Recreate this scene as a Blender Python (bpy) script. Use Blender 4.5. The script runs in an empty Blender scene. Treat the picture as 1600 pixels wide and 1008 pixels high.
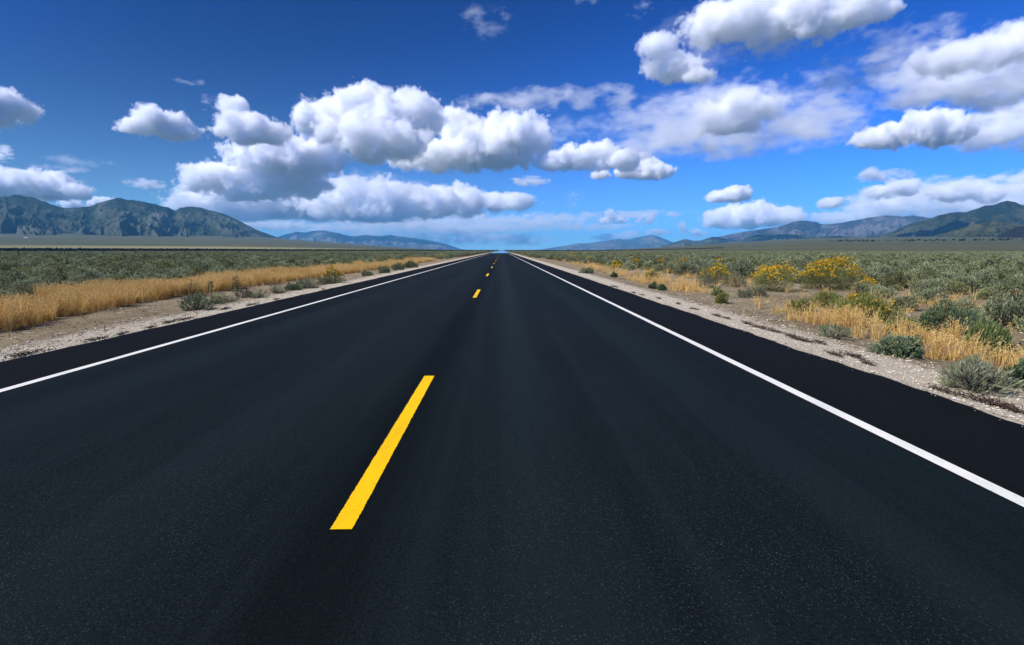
import bpy, math, random
import numpy as np
from mathutils import Vector, Euler

random.seed(7)
RNG = np.random.default_rng(7)
scn = bpy.context.scene
COL = scn.collection
R = math.radians

# ------------------------------------------------------------------ camera
F = 820.0                      # focal length in pixels of a 1600 x 1008 frame
CAM_H = 1.305
TH = math.atan(113 / F)        # tilt down
YAW = R(1.107)                 # turned a little to the right
cam_data = bpy.data.cameras.new("camera")
cam = bpy.data.objects.new("camera", cam_data)
COL.objects.link(cam)
cam_data.sensor_width = 36
cam_data.lens = F / 1600 * 36
cam_data.clip_start = 0.05
cam_data.clip_end = 400000
cam.location = (0, 0, CAM_H)
cam.rotation_euler = (math.pi / 2 - TH, 0, -YAW)
scn.camera = cam

# ------------------------------------------------------------------ sun and sky
SUN_AZ, SUN_EL = R(-112), R(49)            # azimuth from +Y towards +X: behind and to the left
to_sun = Vector((math.sin(SUN_AZ) * math.cos(SUN_EL), math.cos(SUN_AZ) * math.cos(SUN_EL), math.sin(SUN_EL)))
ld = bpy.data.lights.new("sun", "SUN")
ld.energy = 5.0
ld.angle = R(0.53)
ld.color = (1.0, 0.955, 0.85)
sun = bpy.data.objects.new("sun", ld)
COL.objects.link(sun)
sun.rotation_euler = (-to_sun).to_track_quat('-Z', 'Y').to_euler()

world = bpy.data.worlds.new("World")
scn.world = world
world.use_nodes = True
wn = world.node_tree
wn.nodes.clear()
w_out = wn.nodes.new("ShaderNodeOutputWorld")
w_bg = wn.nodes.new("ShaderNodeBackground")
w_bg.inputs["Strength"].default_value = 0.13
w_sky = wn.nodes.new("ShaderNodeTexSky")
w_sky.sky_type = 'NISHITA'
w_sky.sun_disc = False
w_sky.sun_elevation = SUN_EL
w_sky.sun_rotation = SUN_AZ
w_sky.altitude = 1800
w_sky.air_density = 1.0
w_sky.dust_density = 0.7
w_sky.ozone_density = 2.5
# a polarising filter in front of the sky: it deepens the blue at right angles to the sun
w_tc = wn.nodes.new("ShaderNodeTexCoord")
w_dot = wn.nodes.new("ShaderNodeVectorMath"); w_dot.operation = 'DOT_PRODUCT'
w_dot.inputs[1].default_value = (math.sin(R(-140)) * 0.68, math.cos(R(-140)) * 0.68, 0.73)
wn.links.new(w_tc.outputs["Generated"], w_dot.inputs[0])
w_sq = wn.nodes.new("ShaderNodeMath"); w_sq.operation = 'MULTIPLY'
wn.links.new(w_dot.outputs["Value"], w_sq.inputs[0]); wn.links.new(w_dot.outputs["Value"], w_sq.inputs[1])
w_pol = wn.nodes.new("ShaderNodeMapRange")
w_pol.inputs["From Min"].default_value = 0.0
w_pol.inputs["From Max"].default_value = 0.45
w_pol.inputs["To Min"].default_value = 0.22
w_pol.inputs["To Max"].default_value = 1.0
wn.links.new(w_sq.outputs[0], w_pol.inputs["Value"])
w_hsv = wn.nodes.new("ShaderNodeHueSaturation")
w_hsv.inputs["Hue"].default_value = 0.5
w_hsv.inputs["Saturation"].default_value = 1.1
wn.links.new(w_sky.outputs[0], w_hsv.inputs["Color"])
w_mul = wn.nodes.new("ShaderNodeVectorMath"); w_mul.operation = 'SCALE'
w_film = wn.nodes.new("ShaderNodeVectorMath"); w_film.operation = 'MULTIPLY'      # the slide film's deep blue
w_film.inputs[1].default_value = (0.0, 0.50, 1.68)
wn.links.new(w_hsv.outputs[0], w_film.inputs[0])
wn.links.new(w_film.outputs[0], w_mul.inputs[0])
wn.links.new(w_pol.outputs[0], w_mul.inputs["Scale"])
# pale airlight low over the horizon
w_sep = wn.nodes.new("ShaderNodeSeparateXYZ"); wn.links.new(w_tc.outputs["Generated"], w_sep.inputs[0])
w_abs = wn.nodes.new("ShaderNodeMath"); w_abs.operation = 'ABSOLUTE'; wn.links.new(w_sep.outputs[2], w_abs.inputs[0])
w_k = wn.nodes.new("ShaderNodeMath"); w_k.operation = 'MULTIPLY'; w_k.inputs[1].default_value = -11.0; wn.links.new(w_abs.outputs[0], w_k.inputs[0])
w_exp = wn.nodes.new("ShaderNodeMath"); w_exp.operation = 'EXPONENT'; wn.links.new(w_k.outputs[0], w_exp.inputs[0])
w_e2 = wn.nodes.new("ShaderNodeMath"); w_e2.operation = 'MULTIPLY'; w_e2.inputs[1].default_value = 0.85; wn.links.new(w_exp.outputs[0], w_e2.inputs[0])
w_air = wn.nodes.new("ShaderNodeMix"); w_air.data_type = 'RGBA'
wn.links.new(w_e2.outputs[0], w_air.inputs[0]); wn.links.new(w_mul.outputs[0], w_air.inputs[6])
w_air.inputs[7].default_value = (2.8, 5.2, 6.2, 1)
wn.links.new(w_air.outputs[2], w_bg.inputs["Color"])
wn.links.new(w_bg.outputs[0], w_out.inputs["Surface"])

scn.view_settings.view_transform = 'Standard'
scn.view_settings.look = 'None'
scn.view_settings.exposure = 0.32
scn.view_settings.gamma = 1.0
scn.render.engine = 'CYCLES'
cy = scn.cycles
cy.use_denoising = True
cy.max_bounces = 44
cy.diffuse_bounces = 3
cy.glossy_bounces = 2
cy.transmission_bounces = 4
cy.transparent_max_bounces = 8
cy.volume_bounces = 24
cy.sample_clamp_indirect = 8
cy.caustics_reflective = False
cy.caustics_refractive = False

# ------------------------------------------------------------------ pixel to place
def ray(px, py):
    """direction of a pixel of the 1600 x 1008 frame, horizontal length 1"""
    u = (px - 800) / F; w = -(py - 504) / F
    y = math.cos(TH) + w * math.sin(TH); z = -math.sin(TH) + w * math.cos(TH)
    c, s = math.cos(YAW), math.sin(YAW)
    X, Y = u * c + y * s, -u * s + y * c
    n = math.hypot(X, Y)
    return X / n, Y / n, z / n

def ground(px, py):
    x, y, z = ray(px, py)
    t = CAM_H / max(-z, 1e-4)
    return x * t, y * t

# ------------------------------------------------------------------ numpy noise
_P = np.random.default_rng(3).permutation(1024)
_V = np.random.default_rng(4).random(1024)
def vnoise(x, y, z=None):
    xi, yi = np.floor(x).astype(int), np.floor(y).astype(int)
    xf, yf = x - xi, y - yi
    u, v = xf * xf * xf * (xf * (xf * 6 - 15) + 10), yf * yf * yf * (yf * (yf * 6 - 15) + 10)
    def h(a, b): return _V[_P[(_P[a & 1023] + b) & 1023]]
    a = h(xi, yi) * (1 - u) + h(xi + 1, yi) * u
    b = h(xi, yi + 1) * (1 - u) + h(xi + 1, yi + 1) * u
    return a * (1 - v) + b * v
def fbm(x, y, o=5, g=0.5):
    s, a, t = 0, 1.0, 0
    for k in range(o):
        s = s + a * vnoise(x * 2 ** k + 17.3 * k, y * 2 ** k + 9.1 * k); t += a; a *= g
    return s / t
def ridged(x, y, o=5, g=0.5):
    s, a, t = 0, 1.0, 0
    for k in range(o):
        n = 1 - np.abs(2 * vnoise(x * 2 ** k + 31.7 * k, y * 2 ** k + 5.3 * k) - 1)
        s = s + a * n * n; t += a; a *= g
    return s / t
def sstep(a, b, x):
    t = np.clip((x - a) / (b - a), 0, 1)
    return t * t * (3 - 2 * t)

# ------------------------------------------------------------------ object helpers
def new_obj(name, me, mat=None, parent=None, loc=None):
    o = bpy.data.objects.new(name, me)
    COL.objects.link(o)
    if mat is not None and me is not None:
        me.materials.append(mat)
    if parent is not None: o.parent = parent
    if loc is not None: o.location = loc
    return o
def tag(o, label=None, cat=None, group=None, kind=None):
    if label: o["label"] = label
    if cat: o["category"] = cat
    if group: o["group"] = group
    if kind: o["kind"] = kind
    return o
def empty(name, loc=(0, 0, 0), rz=0):
    o = bpy.data.objects.new(name, None)
    COL.objects.link(o)
    o.location = loc; o.rotation_euler.z = rz
    o.empty_display_size = 0.1
    return o
def np_mesh(name, V, Fc, smooth=False, attr=None):
    """V (n,3); Fc (m,k) array of k-gons; attr: per-vertex float array called tone"""
    V = np.asarray(V, np.float32); Fc = np.asarray(Fc, np.int32)
    me = bpy.data.meshes.new(name)
    me.vertices.add(len(V)); me.vertices.foreach_set("co", V.ravel())
    k = Fc.shape[1]
    me.loops.add(Fc.size); me.loops.foreach_set("vertex_index", Fc.ravel())
    me.polygons.add(len(Fc))
    me.polygons.foreach_set("loop_start", np.arange(0, Fc.size, k, dtype=np.int32))
    try: me.polygons.foreach_set("loop_total", np.full(len(Fc), k, np.int32))
    except Exception: pass
    me.polygons.foreach_set("use_smooth", np.full(len(Fc), smooth))
    if attr is not None:
        a = me.attributes.new("tone", 'FLOAT', 'POINT'); a.data.foreach_set("value", np.asarray(attr, np.float32))
    me.update(calc_edges=True)
    return me
def grid_faces(ny, nx, wrap=False):
    j = np.arange(nx if wrap else nx - 1); i = np.arange(ny - 1)
    I, J = np.meshgrid(i, j, indexing='ij')
    J2 = (J + 1) % nx
    return np.stack([I * nx + J, I * nx + J2, (I + 1) * nx + J2, (I + 1) * nx + J], -1).reshape(-1, 4)
def tubes(segs, n=5):
    """segs: list of (p0, p1, r0, r1) -> V, F of open tapered tubes"""
    P0 = np.array([s[0] for s in segs], float); P1 = np.array([s[1] for s in segs], float)
    r0 = np.array([s[2] for s in segs])[:, None, None]; r1 = np.array([s[3] for s in segs])[:, None, None]
    d = P1 - P0; d /= np.linalg.norm(d, axis=1, keepdims=True) + 1e-9
    ref = np.where(np.abs(d[:, 2:3]) > 0.9, np.array([[1., 0, 0]]), np.array([[0., 0, 1]]))
    a = np.cross(d, ref); a /= np.linalg.norm(a, axis=1, keepdims=True) + 1e-9
    b = np.cross(d, a)
    t = np.arange(n) * 2 * np.pi / n
    c = a[:, None] * np.cos(t)[None, :, None] + b[:, None] * np.sin(t)[None, :, None]
    V = np.concatenate([P0[:, None] + c * r0, P1[:, None] + c * r1], 1).reshape(-1, 3)
    base = (np.arange(len(segs)) * 2 * n)[:, None]
    k = np.arange(n)[None]
    Fq = np.stack([base + k, base + (k + 1) % n, base + n + (k + 1) % n, base + n + k], -1).reshape(-1, 4)
    return V, Fq

# ------------------------------------------------------------------ materials
class NT:
    def __init__(s, name):
        s.m = bpy.data.materials.new(name); s.m.use_nodes = True
        s.t = s.m.node_tree; s.t.nodes.clear()
        s.out = s.n("ShaderNodeOutputMaterial")
    def n(s, typ, **kw):
        nd = s.t.nodes.new(typ)
        for k, v in kw.items():
            if k.startswith("i_"): nd.inputs[k[2:].replace("_", " ")].default_value = v
            else: setattr(nd, k, v)
        return nd
    def l(s, a, b): s.t.links.new(a, b)
    def coord(s, kind="Object", scale=(1, 1, 1)):
        tc = s.n("ShaderNodeTexCoord"); mp = s.n("ShaderNodeMapping")
        mp.inputs["Scale"].default_value = scale
        s.l(tc.outputs[kind], mp.inputs["Vector"])
        return mp.outputs[0]
    def noise(s, vec, scale, detail=5, rough=0.55, dist=0.0):
        nd = s.n("ShaderNodeTexNoise")
        nd.inputs["Scale"].default_value = scale; nd.inputs["Detail"].default_value = detail
        nd.inputs["Roughness"].default_value = rough; nd.inputs["Distortion"].default_value = dist
        if vec is not None: s.l(vec, nd.inputs["Vector"])
        return nd.outputs["Fac"]
    def rng(s, v, a, b, c=0.0, d=1.0):
        nd = s.n("ShaderNodeMapRange", interpolation_type='SMOOTHSTEP')
        for k, x in zip(("From Min", "From Max", "To Min", "To Max"), (a, b, c, d)): nd.inputs[k].default_value = x
        s.l(v, nd.inputs["Value"])
        return nd.outputs[0]
    def math(s, op, a, b=0.0, clamp=False):
        nd = s.n("ShaderNodeMath", operation=op, use_clamp=clamp)
        for k, x in enumerate((a, b)):
            if isinstance(x, (int, float)): nd.inputs[k].default_value = x
            else: s.l(x, nd.inputs[k])
        return nd.outputs[0]
    def mix(s, f, a, b, mode='MIX'):
        nd = s.n("ShaderNodeMix", data_type='RGBA', blend_type=mode)
        for k, x in ((0, f), (6, a), (7, b)):
            if isinstance(x, (int, float)): nd.inputs[k].default_value = x
            elif isinstance(x, tuple): nd.inputs[k].default_value = (*x, 1)
            else: s.l(x, nd.inputs[k])
        return nd.outputs[2]
    def bsdf(s, color, rough=0.9, spec=0.3, bump=None, bs=0.5, bd=0.01):
        p = s.n("ShaderNodeBsdfPrincipled")
        if isinstance(color, tuple): p.inputs["Base Color"].default_value = (*color, 1)
        else: s.l(color, p.inputs["Base Color"])
        if isinstance(rough, (int, float)): p.inputs["Roughness"].default_value = rough
        else: s.l(rough, p.inputs["Roughness"])
        p.inputs["Specular IOR Level"].default_value = spec
        if bump is not None:
            b = s.n("ShaderNodeBump"); b.inputs["Strength"].default_value = bs; b.inputs["Distance"].default_value = bd
            s.l(bump, b.inputs["Height"]); s.l(b.outputs[0], p.inputs["Normal"])
        s.l(p.outputs[0], s.out.inputs["Surface"])
        return p

def leaf_mat(name, c1, c2, c3=None, trans=0.25, vary=0.3):
    """foliage: two tones by the tone attribute, a different shade for each plant, a little light let through"""
    t = NT(name)
    at = t.n("ShaderNodeAttribute", attribute_name="tone")
    c = t.mix(at.outputs["Fac"], c1, c2)
    oi = t.n("ShaderNodeObjectInfo")
    if c3 is not None:
        c = t.mix(t.rng(oi.outputs["Random"], 0.55, 1.0, 0, 0.8), c, c3)
    r2 = t.math('FRACT', t.math('MULTIPLY', oi.outputs["Random"], 7.31))
    v = t.math('ADD', t.math('MULTIPLY', r2, 2 * vary), 1 - vary)
    hs = t.n("ShaderNodeHueSaturation"); t.l(c, hs.inputs["Color"]); t.l(v, hs.inputs["Value"])
    p = t.bsdf(hs.outputs[0], 0.75, 0.2)
    tr = t.n("ShaderNodeBsdfTranslucent"); t.l(hs.outputs[0], tr.inputs["Color"])
    mx = t.n("ShaderNodeMixShader"); mx.inputs[0].default_value = trans
    t.l(p.outputs[0], mx.inputs[1]); t.l(tr.outputs[0], mx.inputs[2])
    t.l(mx.outputs[0], t.out.inputs["Surface"])
    return t.m

def asphalt(name, base, spot, fleck, tracks=True, spec=0.03):
    t = NT(name)
    P = t.coord()
    Ps = t.coord(scale=(1, 0.035, 1))
    streak = t.noise(Ps, 1.6, 5, 0.6)
    streak2 = t.noise(Ps, 9.0, 4, 0.6)
    patch = t.noise(P, 0.45, 5, 0.6)
    grain = t.noise(P, 240, 3, 0.7)
    c = t.mix(t.rng(streak, 0.35, 0.68), base, spot)
    c = t.mix(t.rng(streak2, 0.45, 0.72, 0, 0.7), c, tuple(x * 1.5 for x in spot))
    c = t.mix(t.rng(patch, 0.35, 0.7, 0, 0.5), c, tuple(x * 0.7 for x in base))
    c = t.mix(t.rng(grain, 0.3, 0.75, 0, 0.75), c, tuple(x * 2.0 for x in spot))
    grain2 = t.noise(P, 65, 3, 0.75)
    c = t.mix(t.rng(grain2, 0.46, 0.72, 0, 0.55), c, tuple(x * 2.6 for x in spot))
    c = t.mix(t.rng(grain2, 0.48, 0.30, 0, 0.6), c, tuple(x * 0.45 for x in base))
    vo = t.n("ShaderNodeTexVoronoi"); vo.inputs["Scale"].default_value = 125
    t.l(P, vo.inputs["Vector"])
    sep = t.n("ShaderNodeSeparateColor"); t.l(vo.outputs["Color"], sep.inputs[0])
    stone = t.math('MULTIPLY', t.rng(sep.outputs[0], 0.55, 0.99), t.rng(vo.outputs["Distance"], 0.35, 0.15))
    stone = t.math('MULTIPLY', stone, t.rng(t.noise(P, 1.1, 3, 0.6), 0.35, 0.62, 0.5, 1.0))
    if tracks:   # the old dark seam under the centre line, and the polished wheel paths
        x = t.n("ShaderNodeSeparateXYZ"); t.l(P, x.inputs[0])
        wob = t.math('MULTIPLY', t.math('SUBTRACT', t.noise(t.coord(scale=(0, 0.3, 0)), 1.0, 3), 0.5), 0.16)
        xs = t.math('ADD', t.math('ADD', x.outputs[0], 0.76), wob)
        d = t.math('ABSOLUTE', xs)
        stone = t.math('MULTIPLY', stone, t.rng(t.math('ABSOLUTE', t.math('SUBTRACT', d, 1.5)), 1.5, 0.5, 0.15, 1.0))
        for ctr, wdt, amt in ((0.95, 0.5, 0.75), (2.55, 0.45, 0.45), (-1.15, 0.5, 0.4), (-2.9, 0.6, 0.5), (0.42, 0.10, 0.22), (1.6, 0.1, 0.3)):
            dd_ = t.math('ABSOLUTE', t.math('SUBTRACT', xs, ctr))
            c = t.mix(t.math('MULTIPLY', t.rng(dd_, wdt, 0.0, 0, amt), t.rng(streak, 0.3, 0.6, 0.5, 1.0)), c, (0.0105, 0.0170, 0.0168))
        c = t.mix(t.rng(d, 0.34, 0.08, 0, 0.5), c, tuple(k * 0.5 for k in base))
    c = t.mix(t.math('MULTIPLY', stone, fleck), c, (0.068, 0.094, 0.10))
    h = t.math('ADD', t.math('MULTIPLY', grain, 0.5), t.math('MULTIPLY', vo.outputs["Distance"], -0.8))
    rg = t.rng(grain, 0.3, 0.8, 0.62, 0.85)
    t.bsdf(c, rg, spec, h, 0.4, 0.003)
    return t.m

def paint(name, col, worn, edge_scale=60):
    t = NT(name)
    P = t.coord()
    g = t.noise(P, edge_scale, 5, 0.7)
    w = t.noise(t.coord(scale=(1, 0.25, 1)), 7, 4, 0.6)
    c = t.mix(t.rng(w, 0.4, 0.75, 0, 0.6), col, worn)
    c = t.mix(t.rng(g, 0.58, 0.74, 0, 0.7), c, tuple(k * 0.45 for k in col))
    ch = t.noise(P, 26, 6, 0.75)
    c = t.mix(t.rng(ch, 0.62, 0.68, 0, 0.5), c, (0.02, 0.02, 0.018))
    t.bsdf(c, 0.75, 0.1, g, 0.5, 0.004)
    return t.m

M_lane = asphalt("lane_asphalt", (0.0020, 0.0033, 0.0033), (0.0047, 0.0072, 0.0072), 1.0)
M_shoulder = asphalt("shoulder_asphalt", (0.0026, 0.0030, 0.0025), (0.0038, 0.0043, 0.0037), 0.15, False, 0.03)
M_white = paint("white_paint", (0.66, 0.63, 0.52), (0.48, 0.47, 0.44))
M_yellow = paint("yellow_paint", (0.76, 0.44, 0.002), (0.58, 0.32, 0.003))

def ground_material():
    t = NT("desert_ground")
    P = t.coord()
    x = t.n("ShaderNodeSeparateXYZ"); t.l(P, x.inputs[0])
    n1 = t.noise(P, 0.35, 5, 0.6); n2 = t.noise(P, 2.2, 6, 0.65); n3 = t.noise(P, 22, 6, 0.75); n4 = t.noise(P, 75, 3, 0.7)
    # distance outwards from the road's edge
    xr = t.math('SUBTRACT', x.outputs[0], 4.0); xl = t.math('SUBTRACT', -5.97, x.outputs[0])
    xo = t.math('MAXIMUM', xr, xl)
    wob = t.math('ADD', xo, t.math('MULTIPLY', t.math('SUBTRACT', n2, 0.5), 0.55))
    dirt = t.mix(t.rng(n1, 0.35, 0.65), (0.20, 0.155, 0.085), (0.31, 0.25, 0.145))
    dirt = t.mix(t.rng(n3, 0.42, 0.68), dirt, (0.095, 0.070, 0.042))
    dirt = t.mix(t.rng(n2, 0.55, 0.72, 0, 0.6), dirt, (0.43, 0.35, 0.25))
    grav = t.mix(t.rng(n3, 0.35, 0.68), (0.56, 0.49, 0.35), (0.33, 0.28, 0.185))
    grav = t.mix(t.rng(n4, 0.5, 0.75, 0, 0.8), grav, (0.22, 0.18, 0.13))
    c = t.mix(t.rng(wob, 0.75, 1.25), grav, dirt)
    # farther out: pale soil under the sagebrush, then the far plain's own scrub colour
    ln = t.n("ShaderNodeVectorMath", operation='LENGTH'); t.l(P, ln.inputs[0])
    far = t.rng(ln.outputs["Value"], 180, 420)
    ns = t.noise(P, 0.03, 6, 0.7); nb = t.noise(t.coord(scale=(0.25, 1, 1)), 0.0016, 5, 0.6)
    scrub = t.mix(t.rng(ns, 0.35, 0.65), (0.045, 0.055, 0.026), (0.085, 0.088, 0.042))
    scrub = t.mix(t.rng(nb, 0.45, 0.6, 0, 0.75), scrub, (0.095, 0.092, 0.048))
    straw = t.math('MULTIPLY', t.rng(ln.outputs["Value"], 1350, 1500), t.rng(ln.outputs["Value"], 2300, 1900))
    straw = t.math('MULTIPLY', straw, t.rng(x.outputs[0], -150, -500))
    scrub = t.mix(t.math('MULTIPLY', straw, t.rng(nb, 0.3, 0.5, 0.5, 1.0)), scrub, (0.22, 0.20, 0.085))
    c = t.mix(far, c, scrub)
    h = t.math('ADD', t.math('MULTIPLY', n3, 1.0), t.math('MULTIPLY', n4, 0.5))
    t.bsdf(c, 0.95, 0.1, h, 0.8, 0.04)
    return t.m
M_ground = ground_material()

# ------------------------------------------------------------------ ground
def ground_z(x, y):
    r = np.hypot(x, y); az = np.degrees(np.arctan2(x, y))
    wl = sstep(-3, -30, az); wr = sstep(8, 34, az)
    back = 1 - sstep(70, 110, np.abs(az))
    zl = 104 * np.clip((r - 1300) / 3900, 0, 1.6) ** 1.25 * wl
    zr = 52 * np.clip((r - 500) / 2700, 0, 1.8) ** 1.25 * wr
    z = (zl + zr) * back
    xo = np.maximum(x - 4.0, -5.97 - x)
    bump = (fbm(x * 0.8, y * 0.8, 4) - 0.5) * 0.16 + (fbm(x * 4, y * 4, 3) - 0.5) * 0.05
    z = z + np.where(xo > 0, bump * sstep(0.3, 2.5, xo) - 0.05 * sstep(-0.05, 0.25, xo) - 0.10 * sstep(0.6, 2.4, xo), -0.05) * (1 - sstep(150, 300, r))
    return z - 0.03 * sstep(100, 400, r)

NA = 900
rr = np.concatenate([[0.4], np.geomspace(1.2, 95000, 330)])
aa = np.linspace(-np.pi, np.pi, NA, endpoint=False)
RR, AA = np.meshgrid(rr, aa, indexing='ij')
GX, GY = RR * np.sin(AA), RR * np.cos(AA)
GZ = ground_z(GX, GY)
gv = np.stack([GX, GY, GZ], -1).reshape(-1, 3)
gf = grid_faces(len(rr), NA, True)[:, ::-1]
gv = np.concatenate([gv, [[0, 0, -0.05]]])
gt = np.stack([np.arange(NA), (np.arange(NA) + 1) % NA, np.full(NA, len(gv) - 1), np.full(NA, len(gv) - 1)], -1)
gme = np_mesh("ground", gv, gf, True)
g_ob = new_obj("ground", gme, M_ground)
tag(g_ob, "tan desert ground with a pale gravel verge along the road", kind="structure")

# ------------------------------------------------------------------ road
CX, LW, RW, LE, RE = -0.76, -4.69, 2.715, -5.97, 4.0
YEND, YBACK = 2600.0, -40.0
def strip(name, x0, x1, mat, z, parent=None, y0=YBACK, y1=YEND, jag=0.0, step=None, thick=0.0):
    """a long flat sheet; jag roughens its edges"""
    if step is None:
        ys = np.concatenate([np.linspace(y0, 4, 20), np.geomspace(4.4, y1, 120)])
    else:
        ys = np.arange(y0, y1 + step / 2, step)
    nx = 2
    g = np.random.default_rng(abs(hash(name)) % 1000 + int(abs(x0) * 100))
    xa = x0 + (fbm(ys * 23, ys * 0 + x0, 4) - 0.5) * 2 * jag + g.normal(0, jag * 0.35, len(ys))
    xb = x1 + (fbm(ys * 23, ys * 0 + 50 + x1, 4) - 0.5) * 2 * jag + g.normal(0, jag * 0.35, len(ys))
    V = np.concatenate([np.stack([xa, ys, np.full(len(ys), z)], -1), np.stack([xb, ys, np.full(len(ys), z)], -1)])
    n = len(ys); i = np.arange(n - 1)
    Fq = np.stack([i, i + n, i + n + 1, i + 1], -1)
    return new_obj(name, np_mesh(name, V, Fq), mat, parent)

road = strip("road", LW - 0.02, RW + 0.02, M_lane, 0.0)
tag(road, "straight black two lane asphalt road running to the horizon", kind="structure")
for nm, a, b in (("shoulder", LE, LW - 0.02), ("shoulder", RW + 0.02, RE)):
    # shoulder slab with a ragged outer edge and a real drop to the gravel
    ys = np.concatenate([np.arange(YBACK, 60, 0.12), np.geomspace(60.5, YEND, 140)])
    j = ((fbm(ys * 1.3, ys * 0 + a, 4) - 0.5) * 0.09 + (fbm(ys * 9, ys * 0 + b, 3) - 0.5) * 0.05)
    inner, outer = (b, a) if a < CX else (a, b)
    n = len(ys); sg = -1 if a < CX else 1
    cols = [(np.full(n, inner), 0.0), (outer - sg * 0.06 + j, -0.004), (outer + j, -0.02), (outer + sg * 0.05 + j, -0.09)]
    V = np.concatenate([np.stack([cx, ys, np.full(n, cz)], -1) for cx, cz in cols])
    i = np.arange(n - 1); Fq = []
    for k in range(3):
        q = np.stack([k * n + i, (k + 1) * n + i, (k + 1) * n + i + 1, k * n + i + 1], -1)
        Fq.append(q if sg > 0 else q[:, ::-1])
    o = new_obj(nm, np_mesh(nm, V, np.concatenate(Fq)), M_shoulder, road)
for xc in (LW, RW):
    strip("edge_line", xc - 0.05, xc + 0.05, M_white, 0.004, road, jag=0.003)
PER, y0 = 12.19, 2.33
for k in range(-1, 50):
    a = y0 + k * PER
    strip("centre_dash", CX - 0.052, CX + 0.052, M_yellow, 0.004, road, a, a + 3.05, 0.003 if k < 3 else 0.0, 0.012 if k < 3 else 0.6)

# mirage: the hot air over the far road that mirrors the sky
t = NT("mirage_air")
p = t.bsdf((0.35, 0.45, 0.55), 0.06, 1.0)
p.inputs["Metallic"].default_value = 1.0
p.inputs["Base Color"].default_value = (0.80, 0.86, 0.92, 1)
ms = []
ys = np.geomspace(232, 1500, 60)
wl = sstep(232, 330, ys); n = len(ys)
xa = CX + (LE - 1.0 - CX) * (0.55 + 0.45 * wl) + (fbm(ys * 0.06, ys * 0, 3) - 0.5) * 1.5
xb = CX + (RE + 1.0 - CX) * (0.55 + 0.45 * wl) + (fbm(ys * 0.06, ys * 0 + 9, 3) - 0.5) * 1.5
V = np.concatenate([np.stack([xa, ys, np.full(n, 0.03)], -1), np.stack([xb, ys, np.full(n, 0.03)], -1)])
i = np.arange(n - 1)
mir = new_obj("mirage_water", np_mesh("mirage_water", V, np.stack([i, i + n, i + n + 1, i + 1], -1)), t.m)
tag(mir, "pale mirage shimmering where the road meets the horizon", kind="structure")

# ------------------------------------------------------------------ mountains
def mountain_mat(name, green, dark, rock, tan, rock_amt=0.5, sc=1.0):
    t = NT(name)
    P = t.coord()
    n1 = t.noise(P, 0.0016 * sc, 8, 0.7, 0.6); n2 = t.noise(P, 0.006 * sc, 9, 0.75, 0.5); n3 = t.noise(P, 0.03 * sc, 6, 0.8)
    at = t.n("ShaderNodeAttribute", attribute_name="tone")                   # high on ribs, low in gullies
    rib = at.outputs["Fac"]
    c = t.mix(t.rng(t.math('ADD', n1, t.math('MULTIPLY', t.math('SUBTRACT', rib, 0.45), 0.5)), 0.40, 0.62), green, tan)
    tree = t.math('SUBTRACT', n3, t.math('MULTIPLY', t.math('SUBTRACT', rib, 0.42), 0.35))
    c = t.mix(t.rng(tree, 0.45, 0.57, 0, 0.9), c, dark)                     # junipers, thickest in the gullies
    cliff = t.math('ADD', t.math('MULTIPLY', n2, 0.7), t.math('ADD', t.math('MULTIPLY', n1, 0.3), t.math('MULTIPLY', t.math('SUBTRACT', rib, 0.4), 0.4)))
    c = t.mix(t.rng(cliff, 0.54, 0.72, 0, rock_amt), c, rock)
    t.bsdf(c, 0.95, 0.05, t.math('ADD', n2, t.math('MULTIPLY', n3, 0.3)), 1.0, 40.0 / sc)
    return t.m

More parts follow.
